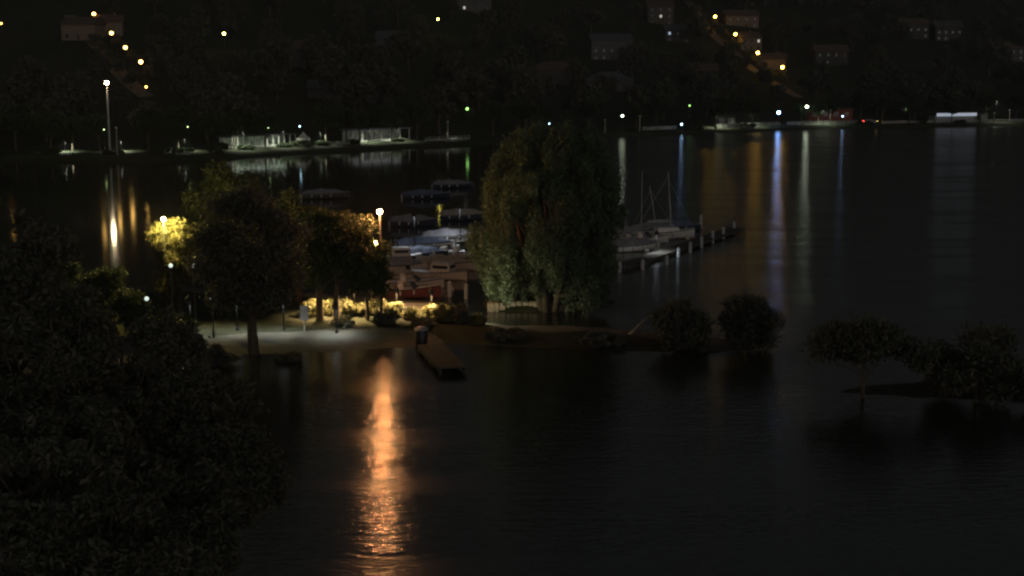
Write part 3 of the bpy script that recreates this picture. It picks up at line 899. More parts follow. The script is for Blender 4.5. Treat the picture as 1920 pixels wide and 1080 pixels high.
# kiosk with long lit fascia
x, y, z = su(1775, 9)
x0, y0, _ = su(1738, 9); x1, y1, _ = su(1811, 9)
kw = math.hypot(x1 - x0, y1 - y0)
t = thing('kiosk', 'long low kiosk with a white glowing fascia behind a tree trunk', 'kiosk', (x, y, z), math.atan2(y1 - y0, x1 - x0))
MB().box((0, 2.0, 1.1), (kw, 3.4, 2.4)).build('wall', M['concrete'], t)
MB().box((0, 1.7, 3.42), (kw + .6, 4.8, .2)).build('roof', M['roof_grey'], t)
MB().box((0, -.55, 2.75), (kw, .15, 1.05)).build('fascia', emit('fascia', (.72, .82, 1.0), 0.4), t)
for k in range(4):
    MB().box((-kw / 2 + .3 + (kw - .6) * k / 3, -.55, 1.1), (.16, .16, 2.2)).build('column', M['pole_pale'], t)
x, y, z = su(1826, 9)
t = thing('ticket_booth', 'small square pale green booth right of the kiosk', 'booth', (x, y, z))
MB().box((0, 0, 1.3), (2.2, 2.0, 2.8)).build('wall', M['wall_pale'], t)
MB().box((0, 0, 2.8), (2.7, 2.5, .2)).build('roof', M['roof_grey'], t)
MB().box((0, -1.02, 1.6), (1.3, .1, .9)).build('window', M['glass'], t)
# parked car with red and amber lights
x, y, z = su(1618, 12)
t = thing('parked_car', 'dark parked car with red tail light and amber front light', 'car', (x, y, z))
prof = [(-2.15, .35), (-2.2, .85), (-1.95, .98), (-1.45, 1.45), (.35, 1.48), (1.05, .98), (2.05, .85), (2.2, .6), (2.15, .35)]
V, Fq = [], []
for yy, ins in ((-.85, 0), (.85, 0)):
    V += [(a, yy * (0.86 if b > 1.2 else 1), b) for a, b in prof]
n = len(prof)
Fq = [tuple(range(n - 1, -1, -1)), tuple(range(n, 2 * n))] + [(k, (k + 1) % n, n + (k + 1) % n, n + k) for k in range(n)]
MB().add(V, [tuple(reversed(q)) for q in Fq]).build('body', M['car'], t)
for sx in (-1.35, 1.35):
    for sy in (-.8, .8):
        w_ = MB().tube([(sx, sy - .1, .33), (sx, sy + .1, .33)], .33, 14).build('wheel', M['tyre'], t)
        MB().tube([(sx, sy - .12, .33), (sx, sy + .12, .33)], .19, 10).build('rim', M['metal'], w_)
for k, (a, b) in enumerate(((-1.3, -.1), (0.0, .75))):
    MB().add([(a + .1, -.80, 1.02), (b, -.80, 1.02), (b - (.35 if k else 0), -.765, 1.36), (a + (.0 if k else .3), -.765, 1.36)], [(0, 1, 2, 3)]).build('side_window', M['glass'], t)
for s in (-1, 1):
    MB().box((-2.18, .62 * s, .75), (.14, .36, .2)).build('tail_light', emit('tail', (1, .05, .04), 22), t)
    MB().box((2.14, .62 * s, .66), (.18, .36, .18)).build('headlight', emit('amber_car', (1, .6, .1), 22), t)
# white moored boat at the far left shore is built with the boats below

# ------------------------------------------------------------------ boats
def hull_sections(L, B, fb, n=11):
    S = []
    for i in range(n):
        s = i / (n - 1)
        w = B / 2 * (1 - max(0, (s - .35) / .65) ** 2.3 * .985) * (.88 + .12 * min(1, s / .3))
        S.append((-L / 2 + L * s, w, fb * (1 + .38 * s * s), s))
    return S
def boat(name, label, cat, loc, rz, L=5.2, B=2.0, fb=.62, hullm='white', top='tarp', tarpm='grey_tarp', group=None, motor=True):
    t = thing(name, label, cat, loc, rz, group)
    S = hull_sections(L, B, fb)
    V, Fq = [], []
    for x, w, z, s in S:
        V += [(x, -w, z), (x, -w * (.86 - .25 * s), .1 + .1 * s), (x, 0, -.28 * (1 - s ** 3)), (x, w * (.86 - .25 * s), .1 + .1 * s), (x, w, z)]
    for i in range(len(S) - 1):
        for k in range(4):
            Fq.append((i * 5 + k, i * 5 + 5 + k, i * 5 + 6 + k, i * 5 + k + 1))
    Fq.append((0, 1, 2, 3, 4))
    MB().add(V, Fq).build('hull', M[hullm], t, False)
    V, Fq = [], []
    for x, w, z, s in S:
        V += [(x, -w * .97, z - .02), (x, 0, z + .07), (x, w * .97, z - .02)]
    for i in range(len(S) - 1):
        for k in range(2):
            Fq.append((i * 3 + k, i * 3 + 3 + k, i * 3 + 4 + k, i * 3 + k + 1))
    MB().add(V, Fq).build('deck', M['cream' if hullm != 'cream' else 'white'], t)
    for sgn in (-1, 1):
        MB().tube([(x, sgn * (w + .015), z) for x, w, z, s in S], .035, 5).build('rub_rail', M['black'], t)
    if top == 'tarp':
        V, Fq = [], []
        q = [S[i] for i in range(0, 10)]
        for j, (x, w, z, s) in enumerate(q):
            hgt = (.12 + .6 * math.sin(math.pi * min(1, (j + .9) / 9.5)) ** .7) * (1 + .12 * math.sin(j * 2.1))
            V += [(x, -w * 1.03, z - .08), (x, -w * .98, z + .09), (x, -w * .45, z + hgt * .72), (x, 0, z + hgt), (x, w * .45, z + hgt * .72), (x, w * .98, z + .09), (x, w * 1.03, z - .08)]
        for i in range(len(q) - 1):
            for k in range(6):
                Fq.append((i * 7 + k, i * 7 + 7 + k, i * 7 + 8 + k, i * 7 + k + 1))
        Fq += [tuple(range(7)), tuple(reversed(range(len(V) - 7, len(V))))]
        MB().add(V, Fq).build('tarpaulin', M[tarpm], t, False)
    elif top == 'cabin':
        MB().box((L * .08, 0, fb + .48), (L * .36, B * .72, .85), 0, .82).build('cabin', M['white'], t)
        cab = t.children[-1]
        for sg in (-1, 1):
            MB().box((L * .08, sg * B * .335, fb + .55), (L * .26, .06, .3)).build('window', M['glass'], cab)
        MB().box((L * .255, 0, fb + .58), (.06, B * .5, .3)).build('windscreen', M['glass'], cab)
        MB().tube([(-L * .1, 0, fb + .8), (-L * .1, 0, fb + 1.7)], .025, 6).build('antenna', M['pole_pale'], t)
    else:
        z0 = fb * 1.05
        MB().add([(L * .12, -B * .4, z0), (L * .2, 0, z0 + .05), (L * .12, B * .4, z0), (L * .04, -B * .36, z0 + .5), (L * .1, 0, z0 + .55), (L * .04, B * .36, z0 + .5)],
                 [(0, 1, 4, 3), (1, 2, 5, 4)]).build('windscreen', M['glass'], t)
        for sg in (-1, 1):
            MB().box((-L * .1, sg * B * .22, z0 + .28), (.5, .5, .55), 0, .85).build('seat', M['cream'], t)
        MB().box((-L * .34, 0, z0 + .2), (.5, B * .7, .35)).build('stern_bench', M['cream'], t)
    for sgn in (-1, 1):
        for i in (2, 4, 6):
            x, w, z, _s = S[i]
            MB().lathe([(.03, -.22), (.085, -.14), (.09, .1), (.03, .2)], 7, (x, sgn * (w + .1), z - .25)).build('fender', M['white'], t, True)
    x, w, z, _s = S[-2]
    MB().tube([(x, 0, z + .05), (x + .5, .15, z - .15), (x + 1.1, .3, .02)], .02, 5).build('mooring_rope', M['wood_pale'], t)
    if motor:
        m = MB().box((-L / 2 - .22, 0, fb + .25), (.42, .36, .55), 0, .75).build('outboard_motor', M['black'], t)
        MB().box((-L / 2 - .2, 0, fb - .35), (.16, .14, .75)).build('shaft', M['metal'], m)
    return t
BOATS = [  # px centre, px waterline y, length, beam, heading, hull, top, tarp, label, freeboard
    (764, 558, 5.6, 2.1, .05, 'red_hull', 'open', None, 'red hulled open boat nearest the lit bushes', .75),
    (768, 540, 6.0, 2.2, .12, 'white', 'open', None, 'long white open boat just behind the red boat', .6),
    (735, 526, 5.0, 1.9, .1, 'cream', 'tarp', 'beige_tarp', 'beige covered boat left of the white dinghies', .55),
    (822, 523, 5.6, 2.1, -.35, 'white', 'cabin', None, 'white cabin boat with a small mast in mid harbour', .65),
    (752, 508, 5.0, 1.9, .15, 'white', 'tarp', 'grey_tarp', 'grey covered boat behind the beige covered boat', .6),
    (838, 505, 6.2, 2.3, -.25, 'cream', 'tarp', 'beige_tarp', 'broad boat under a pale beige cover by the harbour piles', .65),
    (744, 492, 5.2, 2.0, .2, 'white', 'cabin', None, 'white cabin boat against the bank tree leaves', .6),
    (795, 486, 5.0, 1.9, .25, 'navy', 'tarp', 'blue_tarp', 'navy boat with blue cover in the middle row', .6),
    (866, 482, 5.6, 2.1, -.2, 'white', 'open', None, 'white open boat between the pile row and the willow', .6),
    (800, 466, 6.2, 2.2, .18, 'white', 'tarp', 'blue_tarp', 'blue covered white boat behind the middle row', .6),
    (848, 452, 6.6, 2.4, .12, 'white', 'tarp', 'grey_tarp', 'grey peaked cover on a white boat at the harbour back', .65),
    (870, 412, 6.2, 2.4, .06, 'navy', 'tarp', 'beige_tarp', 'pale rounded boat cover alone near the willow edge', .7),
    (776, 424, 5.6, 2.2, .02, 'navy', 'tarp', 'grey_tarp', 'grey rounded boat cover right of the orange lamp', .7),
    (800, 372, 7.0, 2.4, .1, 'navy', 'tarp', 'blue_tarp', 'dark long boat in the outer harbour', .6),
    (850, 352, 6.5, 2.4, .05, 'navy', 'tarp', 'grey_tarp', 'dim grey covered boat furthest out in the harbour', .6),
    (612, 372, 7.0, 2.4, .1, 'wood', 'tarp', 'grey_tarp', 'dim brown hulled boat left of the orange lamp', .7),
    (132, 299, 4.5, 1.8, .3, 'white', 'open', None, 'small white boat at the far left shore', .8),
    (1190, 470, 5.8, 2.2, .35, 'white', 'tarp', 'grey_tarp', 'covered white boat right of the willow', .65),
    (1207, 456, 5.6, 2.1, .15, 'white', 'open', None, 'white open boat beside the sailing boat', .65),
    (1176, 446, 5.2, 2.0, .2, 'cream', 'tarp', 'grey_tarp', 'pale covered boat half behind the willow edge', .65),
    (1275, 432, 5.0, 1.9, .1, 'navy', 'tarp', 'blue_tarp', 'dark covered boat behind the jetty piles', .55),
]
for px, py, L, B, rz, hm, top, tm, lab, fb in BOATS:
    p = P(px, py, 0)
    boat('motorboat', lab, 'boat', (p.x, p.y, 0), rz, L, B, fb, hm, top, tm or 'grey_tarp', 'boats moored in the harbour')
# upturned white dinghies on the bank edge
def dinghy(label, px, py, rz, L=2.6):
    p = P(px, py, .6)
    t = thing('rowing_dinghy', label, 'dinghy', (p.x, p.y, gz(p.x, p.y) + .02), rz)
    S = hull_sections(L, 1.25, .5, 9)
    V, Fq = [], []
    for x, w, z, s in S:
        zz = .5 * (1 - .25 * s ** 2)
        V += [(x, -w, .06), (x, -w * .8, zz * .75), (x, 0, zz), (x, w * .8, zz * .75), (x, w, .06)]
    for i in range(len(S) - 1):
        for k in range(4):
            Fq.append((i * 5 + k, i * 5 + k + 1, i * 5 + 6 + k, i * 5 + 5 + k))
    Fq.append((4, 3, 2, 1, 0))
    MB().add(V, Fq).build('hull', M['white'], t, False)
    MB().box((-.05, 0, .5), (L * .75, .06, .07)).build('keel', M['wood_pale'], t)
for sgn in ():
    pass
dinghy('upturned white dinghy between the lit bushes, left of its pair', 752, 577, .05)
dinghy('upturned white dinghy between the lit bushes, right of its pair', 790, 576, -.1)
dinghy('upturned white dinghy beside the dark bush', 716, 581, .15)
# sailing boat
p = P(1243, 448, 0)
t = boat('sailing_boat', 'sailing boat with two thin bare masts right of the willow', 'sailing boat', (p.x, p.y, 0), .25, 7.6, 2.5, .8, 'white', 'none', None, 'boats moored in the harbour', motor=False)
for ch in list(t.children):
    if ch.name.split('.')[0] in ('windscreen', 'seat', 'stern_bench'):
        bpy.data.objects.remove(ch)
MB().box((.4, 0, 1.05), (2.8, 1.6, .55), 0, .85).build('cabin', M['white'], t)
MB().tube([(.9, 0, .8), (.75, 0, 4), (.5, 0, 7.6)], [.06, .05, .035], 8).build('mast', M['pole_pale'], t, True)
MB().tube([(-2.6, 0, .8), (-2.6, 0, 7.7)], [.04, .025], 8).build('mizzen_mast', M['pole_pale'], t, True)
MB().tube([(.85, 0, 1.9), (-1.9, 0, 2.0)], .05, 8).build('boom', M['pole_pale'], t)
MB().tube([(.75, 0, 2.05), (-.6, 0, 2.1), (-1.8, 0, 2.1)], [.16, .13, .07], 8).build('furled_sail', M['sail_cover'], t, True)
for a, b in (((.6, 0, 6.6), (3.6, 0, 1.1)), ((.6, 0, 7.2), (-3.4, 0, .9)), ((.65, 0, 5.6), (.7, 1.2, .85)), ((.65, 0, 5.6), (.7, -1.2, .85))):
    MB().tube([a, b], .018, 5).build('stay', M['metal'], t)
p = P(1222, 440, 0)
t = boat('sailing_boat', 'smaller sailing boat with one leaning pole behind the two masted one', 'sailing boat', (p.x, p.y, 0), .5, 6.2, 2.2, .7, 'cream', 'tarp', 'grey_tarp', 'boats moored in the harbour', motor=False)
MB().tube([(.6, 0, .7), (.1, 0, 3.4), (-.4, 0, 5.6)], [.05, .04, .03], 8).build('mast', M['pole_pale'], t, True)
for a, b in (((-.3, 0, 5.2), (2.8, 0, 1.0)), ((-.3, 0, 5.2), (-2.8, 0, .8))):
    MB().tube([a, b], .016, 5).build('stay', M['metal'], t)
# ------------------------------------------------------------------ piles and pontoons
def pile(px, py_top, py_bot, lab, r=.17):
    p = P(px, py_bot, 0); top = PD(px, py_top, p.y).z
    t = thing('mooring_pile', lab, 'mooring pile', (p.x, p.y, 0), 0, 'mooring piles of the harbour')
    MB().tube([(0, 0, -1.2), (0, 0, top - .1)], [r * 1.05, r], 10).build('post', M['pile'], t, True)
    MB().lathe([(r * 1.12, top - .12), (r * 1.12, top - .04), (r * .4, top + .06)], 10).build('cap', M['pile'], t)
for px, a, b, lab in [(853, 453, 482, 'tallest bluish pile in front of the grey peaked boat cover'), (815, 470, 492, 'bluish pile in the middle of the harbour row'), (775, 484, 500, 'short bluish pile behind the grey covered boat'),
                      (843, 528, 556, 'slim dark pile in the open harbour water'), (874, 533, 560, 'slim dark pile closest to the willow'), (1314, 404, 424, 'pale pile standing alone behind the jetty'),
                      (1376, 417, 436, 'pale pile at the outer end of the jetty'), (1356, 427, 447, 'second pale pile from the outer jetty end'), (1336, 433, 455, 'third pale pile from the outer jetty end'),
                      (1315, 444, 464, 'fourth pale pile from the outer jetty end'), (1294, 454, 473, 'fifth pale pile from the outer jetty end'), (1272, 466, 482, 'dim sixth pile from the outer jetty end'), (1250, 480, 496, 'dim low pile between jetty and covered boats'),
                      (1205, 488, 506, 'short pile close to the covered boat right of the willow'), (1162, 492, 510, 'short pile at the willow end of the jetty')]:
    pile(px, a, b, lab)
def pontoon(lab, a, b, w=1.6, z=.45, n=30):
    A, B = P(*a, z), P(*b, z)
    L = (B - A).length
    t = thing('pontoon', lab, 'jetty', ((A.x + B.x) / 2, (A.y + B.y) / 2, 0), math.atan2(B.y - A.y, B.x - A.x), 'jetties')
    for s in (-1, 1):
        MB().box((0, s * (w / 2 - .1), z - .16), (L, .14, .22)).build('beam', M['wood'], t)
    me = MB().box((0, 0, 0), (L / n * .9, w, .06)).mesh('plank')
    for k in range(n):
        o = link('plank', me, M['wood'], t); o.location = (-L / 2 + L * (k + .5) / n, 0, z + rnd.uniform(-.008, .008))
    for k in range(4):
        for s in (-1, 1):
            MB().tube([(-L / 2 + .4 + (L - .8) * k / 3, s * (w / 2 - .12), -1.2), (-L / 2 + .4 + (L - .8) * k / 3, s * (w / 2 - .12), z - .05)], .09, 8).build('support', M['wood'], t)
pontoon('long dark jetty running out beside the pale piles', (1165, 498), (1385, 426), 1.8, .5, 60)
pontoon('dark jetty between the rows of covered boats', (740, 482), (880, 446), 1.4, .4, 40)
pontoon('short wooden jetty reaching from the beach into the near water', (806, 646), (850, 690), 1.8, .5, 24)
HOODC = emit('hood_cool', (0.85, 0.92, 1.0), 620)  # for lamps added on the jetties to brighten boats and piles
for px, py, by, lab in [(776, 402, 474, 'added dark hooded lamp on the harbour jetty between blue and grey covers'), (862, 388, 451, 'added dark hooded lamp at the willow end of the harbour jetty')]:
    b = P(px, by, .45)
    hood_lamp('added_jetty_lamp', lab, PD(px, py, b.y), .45, 0.18, HOODC, skirt=.17)
b = P(1232, 474, .5)
hood_lamp('added_jetty_lamp', 'added dark hooded lamp on the long jetty near the sailing boat', PD(1232, 436, b.y), .5, 0.15, HOODC, skirt=.22)
# mooring buoys between the boats
for px, py, lab in [(822, 497, 'pale buoy before the broad beige covered boat'), (797, 530, 'pale buoy beside the white cabin boat'), (893, 486, 'pale buoy at the willow edge'), (858, 500, 'pale buoy right of the tallest harbour pile'), (846, 545, 'pale buoy in the open harbour water'), (1289, 448, 'pale buoy beside the jetty'), (1213, 472, 'pale buoy before the sailing boat')]:
    p = P(px, py, 0)
    t = thing('mooring_buoy', lab, 'buoy', (p.x, p.y, 0))
    MB().lathe([(.05, -.2), (.2, -.1), (.26, .05), (.24, .18), (.14, .3), (.05, .34)], 10).build('float', M['white'], t, True)
    MB().tube([(0, 0, .32), (0, .05, .4), (0, 0, .47)], .02, 5).build('ring', M['metal'], t)
# ------------------------------------------------------------------ willow bank
STONES = thing('stone_edge', 'row of rough pale stones along the foot of the big willow', 'stone edging', P(1010, 582, 0))
sc0 = Vector(STONES.location)
base_st = []
for k in range(4):
    bm = bmesh.new(); bmesh.ops.create_cube(bm, size=1.0)
    bmesh.ops.subdivide_edges(bm, edges=bm.edges[:], cuts=1)
    g = random.Random(k)
    for v in bm.verts: v.co = Vector([c * (1 - .16 * (abs(v.co.x) + abs(v.co.y) + abs(v.co.z) > 1.2)) + g.uniform(-.06, .06) for c in v.co])
    me = bpy.data.meshes.new('stone'); bm.to_mesh(me); bm.free(); base_st.append(me)
px = 914.0
while px < 1104:
    wpx = rnd.uniform(7, 13)
    if not (970 < px < 978 or 1030 < px < 1040):
        q = P(px + wpx / 2, 582 + 2 * math.sin(px * .05), 0)
        o = link('stone', base_st[rnd.randrange(4)], M['stone'], STONES)
        o.location = (q.x - sc0.x, q.y - sc0.y + .1, .28 + rnd.uniform(-.05, .05))
        o.scale = (wpx / 23.5, .6, rnd.uniform(.6, .85)); o.rotation_euler = (rnd.uniform(-.1, .1), rnd.uniform(-.1, .1), rnd.uniform(-.2, .2))
    px += wpx + 1.0
# small floodlight added at the harbour mouth to brighten the willow, none seen there
b = P(872, 592, .6)
t = thing('added_floodlight', 'small added floodlight at the bank tip turned towards the big willow', 'floodlight', (b.x, b.y, gz(b.x, b.y)), 0.12)
MB().tube([(0, 0, -.2), (0, 0, .62)], .035, 8).build('post', M['black'], t)
MB().add([(-.1, -.2, .55), (.16, -.2, .5), (.05, -.2, .78), (-.14, -.2, .74), (-.1, .2, .55), (.16, .2, .5), (.05, .2, .78), (-.14, .2, .74)],
         [(0, 1, 2, 3), (7, 6, 5, 4), (0, 4, 5, 1), (2, 6, 7, 3), (0, 3, 7, 4), (1, 5, 6, 2)]).build('housing', M['black'], t)
MB().add([(.165, -.17, .515), (.165, .17, .515), (.065, .17, .765), (.065, -.17, .765)], [(0, 1, 2, 3)]).build('lens', emit('willow_fill', (1.0, 0.92, 0.56), 820), t)
# the big willow
wb = P(1030, 572, .5)
t = thing('willow_tree', 'huge round bushy willow dimly lit from its left side', 'tree', (wb.x, wb.y, .35))
S_ = wb.y / F0                       # metres per photo pixel there
g = random.Random(5)
cl = []
outline = [(590, 902, 1130), (560, 896, 1140), (540, 890, 1150), (500, 887, 1165), (460, 882, 1168), (430, 878, 1170), (400, 896, 1170), (370, 905, 1168), (330, 905, 1160), (310, 925, 1150), (280, 955, 1138), (255, 985, 1120), (240, 1000, 1105)]
ys_ = [o[0] for o in outline][::-1]; l_ = [o[1] for o in outline][::-1]; r_ = [o[2] for o in outline][::-1]
while len(cl) < 340:
    yy = 246 + 300 * g.random() ** .85
    a, b = np.interp(yy, ys_, l_), np.interp(yy, ys_, r_)
    xm, hw = (a + b) / 2, (b - a) / 2
    th = g.uniform(0, 2 * math.pi); rr = (g.uniform(.25, 1)) ** .5
    rc = g.uniform(.4, 1.25)
    R = max(.2, hw * S_ - rc * .12)
    z = (572 - yy) * S_
    cl.append((((xm - 1030) * S_ + R * rr * math.cos(th), R * rr * math.sin(th) * .9, z), (rc * .7, rc * .7, rc * 1.25), rc ** 1.8))
MB_t = MB()
for k in range(5):
    a = k * 1.3 + .4
    bx, by = 2.2 * math.cos(a), 1.6 * math.sin(a)
    MB_t.tube([(bx * .25, by * .25, -.3), (bx * .5, by * .5, 2.0), (bx * 1.0, by, 5.0), (bx * 1.5, by * 1.4, 9.5)], [.34, .26, .18, .05], 8)
for k in range(40):
    c = cl[g.randrange(len(cl))][0]
    z0 = max(1.0, c[2] * .5)
    MB_t.tube([(c[0] * .25, c[1] * .25, z0), (c[0] * .65, c[1] * .65, z0 + (c[2] - z0) * .5), c], [.12, .07, .02], 5, cap=False)
MB_t.build('trunk', M['bark'], t, True)
link('crown', leaf_mesh('crown', cl, 190000, .062, 9, up=1.0, aspect=2.3), M['leaf_olive'], t)

# ------------------------------------------------------------------ near trees
b = P(475, 650, .5)
make_tree('broad_tree', 'large unlit dark tree standing alone on the sand', 'tree', (b.x, b.y, gz(b.x, b.y)), 11.8, 3.9, 1.9, 'leaf_dark', 42000, .11, 31, 95, rc=1.0, trunk_r=.33, limbs=26)
for px, by, H, R, sd, lab in [(600, 600, 8.2, 2.6, 41, 'dark bank tree with slim trunk next to the notice board'), (631, 600, 9.0, 3.0, 42, 'dark bank tree whose right side catches orange lamp light')]:
    b = P(px, by, .6)
    make_tree('bank_tree', lab, 'tree', (b.x, b.y, gz(b.x, b.y)), H, R, 1.7, 'leaf', 20000, .1, sd, 60, rc=.8, trunk_r=.24, limbs=16)
b = P(690, 601, .6)
make_tree('bank_tree', 'slender tree glowing orange beside the tall orange lamp', 'tree', (b.x, b.y, gz(b.x, b.y)), 6.9, 1.75, 1.3, 'leaf', 14000, .1, 43, 30, rc=.6, trunk_r=.13, limbs=10)
b = P(338, 588, .6)
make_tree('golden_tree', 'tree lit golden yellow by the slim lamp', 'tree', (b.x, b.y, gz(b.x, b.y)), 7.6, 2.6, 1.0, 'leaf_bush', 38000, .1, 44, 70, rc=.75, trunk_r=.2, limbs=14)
b = P(420, 560, .6)
make_tree('bay_tree', 'tall dim tree at the bay edge behind the golden tree', 'tree', (b.x, b.y + 3, .5), 10.5, 4.0, 2.5, 'leaf', 22000, .13, 45, 60, rc=1.0, trunk_r=.28, limbs=14)
b = P(560, 565, .6)
make_tree('bay_tree', 'dim tree behind the lone dark tree and bank trees', 'tree', (b.x, b.y, .5), 9.0, 2.8, 2.0, 'leaf', 16000, .12, 46, 50, rc=.8, trunk_r=.24, limbs=14)
for px, by, top, R, sd, lab in [(30, 640, 470, 2.3, 71, 'dark tree on the lawn furthest from the beach'), (120, 625, 480, 2.2, 72, 'dark tree on the lawn second from the golden tree'), (205, 618, 492, 2.0, 73, 'dark tree on the lawn below the floodlight reflection'), (246, 630, 545, 1.4, 74, 'dark small tree on the lawn just left of the golden tree'), (330, 640, 590, 1.3, 75, 'dark shrub tree at the left end of the sand')]:
    b = P(px, by, .6); z0 = gz(b.x, b.y); topz = PD(px, top, b.y).z
    make_tree('lawn_tree', lab, 'tree', (b.x, b.y, z0), topz - z0, R, .5, 'leaf', 9000, .085, sd, 40, rc=.55, trunk_r=.15, limbs=18, low=-1.0, shell=.3, aspect=1.4)
# foreground trees below the viewpoint, bottom left
for px, D, top, R, sd, lab in [(-20, 46, 330, 4.0, 51, 'tall dark tree reaching highest at the left of the near bank'), (70, 43, 430, 3.6, 52, 'dark leafy tree on the near bank with gaps showing pale dots'),
                               (205, 47, 530, 3.4, 53, 'dark tree on the near bank in front of the floodlight reflection'), (330, 51, 610, 3.0, 54, 'dark tree on the near bank in front of the beach end'),
                               (60, 38, 700, 3.4, 55, 'low dark tree on the near bank closest to the water corner'), (250, 41, 860, 3.3, 57, 'low bushy dark tree filling the front of the near bank'), (150, 36, 900, 3.0, 58, 'low dark tree on the near bank in front of all others'), (390, 47, 790, 2.6, 56, 'small dark tree at the outer end of the near bank')]:
    x = (px - 960) / F0 * D
    topz = PD(px, top, D).z
    z0 = max(.3, gz(x, D))
    make_tree('near_tree', lab, 'tree', (x, D, z0), topz - z0, R, 1.5, 'leaf_dark', 22000, .085, sd, 66, rc=.62, trunk_r=.22, limbs=34, low=-1.0, shell=.35, aspect=1.5)
# right hand thickets
for px, by, top, R, sd, lab in [(1265, 646, 560, 1.7, 61, 'dark shrubby tree on the beach tip right of the driftwood'), (1405, 648, 550, 1.8, 62, 'dark shrubby tree at the very end of the beach'),
                                (1618, 733, 592, 2.1, 63, 'small dark tree with a leaning trunk on the right spit'), (1830, 742, 618, 4.0, 64, 'big dark tree at the right end of the spit')]:
    b = P(px, by, .4); topz = PD(px, top, b.y).z
    make_tree('spit_tree', lab, 'tree', (b.x, b.y, gz(b.x, b.y)), topz, R, 1.6 if sd == 63 else .15, 'leaf_dark', 9000, .1, sd, 26, rc=.85, trunk_r=.1, limbs=18, low=-1.0, rx=1.3, shell=.2, up=.8, aspect=2.2)
# ------------------------------------------------------------------ bushes
def bush(label, px, py, wpx, hpx, mat, sd, n=5000, leaf=.075, flower=False):
    b = P(px, py, .6); s = b.y / F0
    t = thing('bush', label, 'bush', (b.x, b.y, gz(b.x, b.y)), 0)
    w, h = wpx * s / 2, hpx * s
    cl = clumps_ellipsoid((0, 0, h * .5), (w * .8, w * .6 + .3, h * .45), 22, .3, sd, -1, .3)
    mb = MB(); g = random.Random(sd)
    for k in range(10):
        c = cl[g.randrange(len(cl))][0]
        mb.tube([(c[0] * .3, c[1] * .3, -.1), (c[0] * .7, c[1] * .7, c[2] * .6), c], [.03, .02, .008], 5, cap=False)
    mb.build('stems', M['bark'], t)
    link('foliage', leaf_mesh('foliage', cl, n, leaf, sd, up=.3, aspect=1.4), M[mat], t)
for i, (px, py, w, h, m, lab) in enumerate([
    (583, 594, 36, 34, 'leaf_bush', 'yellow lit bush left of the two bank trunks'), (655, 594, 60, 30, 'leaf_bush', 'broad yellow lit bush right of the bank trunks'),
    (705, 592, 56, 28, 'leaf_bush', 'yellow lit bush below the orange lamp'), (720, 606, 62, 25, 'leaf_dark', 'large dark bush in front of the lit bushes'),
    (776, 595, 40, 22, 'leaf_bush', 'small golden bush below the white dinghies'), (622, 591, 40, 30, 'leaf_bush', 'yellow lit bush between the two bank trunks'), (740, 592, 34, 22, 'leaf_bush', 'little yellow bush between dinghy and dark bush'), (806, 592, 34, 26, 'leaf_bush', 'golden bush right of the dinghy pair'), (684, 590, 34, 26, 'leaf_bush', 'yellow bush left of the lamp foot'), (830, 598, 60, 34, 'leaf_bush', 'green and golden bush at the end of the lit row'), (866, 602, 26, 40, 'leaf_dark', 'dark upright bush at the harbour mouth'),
    (790, 609, 60, 10, 'leaf_dark', 'low dark bush at the beach edge'), (645, 608, 50, 9, 'leaf_dark', 'low dark bush before the bank trunks'), (893, 602, 30, 16, 'leaf_bush', 'little lit shrub at the tip of the bank'),
    (415, 668, 90, 36, 'leaf_dark', 'dark shrub at the waterline left of the lone tree'), (945, 624, 90, 16, 'leaf_dark', 'low dark scrub on the beach beyond the jetty'), (1130, 632, 120, 16, 'leaf_dark', 'low dark scrub beside the driftwood'),
    (540, 660, 50, 10, 'leaf_dark', 'flat dark tuft at the waterline right of the lone tree'), (1300, 640, 80, 22, 'leaf_dark', 'dark scrub under the beach tip trees')]):
    bush(lab, px, py, w, h, m, 300 + i)
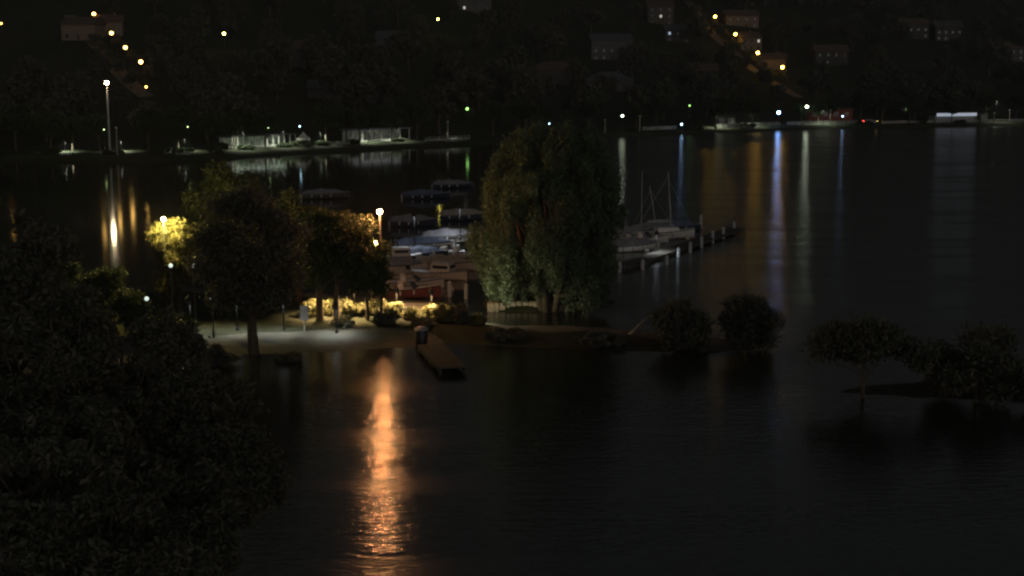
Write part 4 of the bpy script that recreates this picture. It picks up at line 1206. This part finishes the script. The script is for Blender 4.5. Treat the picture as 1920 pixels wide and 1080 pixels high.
for i, (px, off, w, h, lab) in enumerate([(1290, 4, 9, 1.6, 'hedge at the far water edge below the bluish lamp'), (1180, 5, 3, 2.2, 'rounded hedge bush between the pale posts'), (1395, 3, 8, 1.6, 'dark hedge below the low white wall'), (1715, 7, 2.6, 3.0, 'pale lit bush left of the kiosk'),
                                  (420, 5, 7, 2.4, 'dark bush in front of the columned pavilion'), (345, 9, 6, 1.0, 'low lit hedge on the left park path by the added leafy lamp'), (300, 8, 4, .9, 'low hedge left of the added leafy lamp'), (470, 8, 4, .9, 'low lit hedge at the left pavilion end'), (540, 8, 4, .9, 'low lit hedge at the right pavilion end'), (610, 7, 4, 1.0, 'low lit hedge right of the small tent'), (668, 8, 4, .9, 'low hedge left of the blue roofed pavilion'), (752, 8, 4, .9, 'low hedge right of the blue roofed pavilion'), (225, 8, 5, .8, 'low hedge at the foot of the unlit post'), (110, 7, 5, 1.2, 'low hedge behind the small white far boat'), (575, 6, 5, 1.6, 'dark bush at the foot of the small tent'), (1610, 5, 8, 1.4, 'dark hedge below the parked car'), (1785, 4, 5, 1.3, 'dark hedge below the kiosk')]):
    x, y, z = su(px, off)
    t = thing('hedge', lab, 'hedge', (x, y, z))
    cl = clumps_ellipsoid((0, 0, h * .45), (w / 2, .8, h * .45), 24, .5, 400 + i, -1, .2)
    mb = MB(); g = random.Random(i)
    for k in range(6):
        c = cl[g.randrange(len(cl))][0]
        mb.tube([(c[0] * .8, 0, -.2), c], [.05, .01], 5, cap=False)
    mb.build('stems', M['bark'], t)
    link('foliage', leaf_mesh('foliage', cl, 2200, .16, 400 + i), M['leaf'], t)
# ------------------------------------------------------------------ small things on the beach
b = P(571, 618, .6)
t = thing('notice_board', 'tall narrow white notice board on the sand beside the bank trunks', 'sign', (b.x, b.y, gz(b.x, b.y)), .15)
MB().tube([(0, 0, -.3), (0, 0, 1.75)], .045, 8).build('post', M['pole_pale'], t)
MB().box((0, -.06, 1.3), (.5, .05, 1.0)).build('panel', M['sign'], t)
MB().box((0, -.05, 1.3), (.58, .03, 1.08)).build('frame', M['metal'], t)
b = P(1198, 628, .3)
t = thing('driftwood_branch', 'pale forked driftwood branch leaning up from the beach', 'driftwood', (b.x, b.y, gz(b.x, b.y)))
MB().tube([(-.7, 0, -.1), (-.3, .1, .25), (.3, .1, .9), (.9, 0, 1.5)], [.12, .1, .07, .02], 7).build('limb', M['wood_pale'], t, True)
MB().tube([(.1, .1, .7), (.35, .0, .5), (.45, -.1, -.1)], [.06, .05, .035], 6).build('fork', M['wood_pale'], t, True)
b = P(790, 640, .4)
t = thing('beach_bin', 'dark round bin beside the short wooden jetty', 'bin', (b.x, b.y, gz(b.x, b.y)))
MB().lathe([(.36, -.05), (.42, .3), (.46, 1.15), (.42, 1.2)], 14).build('drum', M['black'], t, True)
MB().lathe([(.5, 1.21), (.5, 1.27), (.3, 1.42), (.05, 1.46)], 14).build('lid', M['metal'], t)

# ------------------------------------------------------------------ haze added to lift the dark tones
hz = MB().box((0, 1225, 240), (7400, 2750, 486)).build('haze', None, kind='stuff')
hm = bpy.data.materials.new('lift_haze'); hm.use_nodes = True
hn = hm.node_tree.nodes; hn.remove(hn['Principled BSDF'])
pv = hn.new('ShaderNodeVolumePrincipled')
pv.inputs['Density'].default_value = 0.00014
pv.inputs['Color'].default_value = (.86, .9, .94, 1)
hm.node_tree.links.new(pv.outputs[0], hn['Material Output'].inputs['Volume'])
hz.data.materials.append(hm)
tag(hz, 'thin haze added over the lake and hillside to lift the dark tones', 'haze')
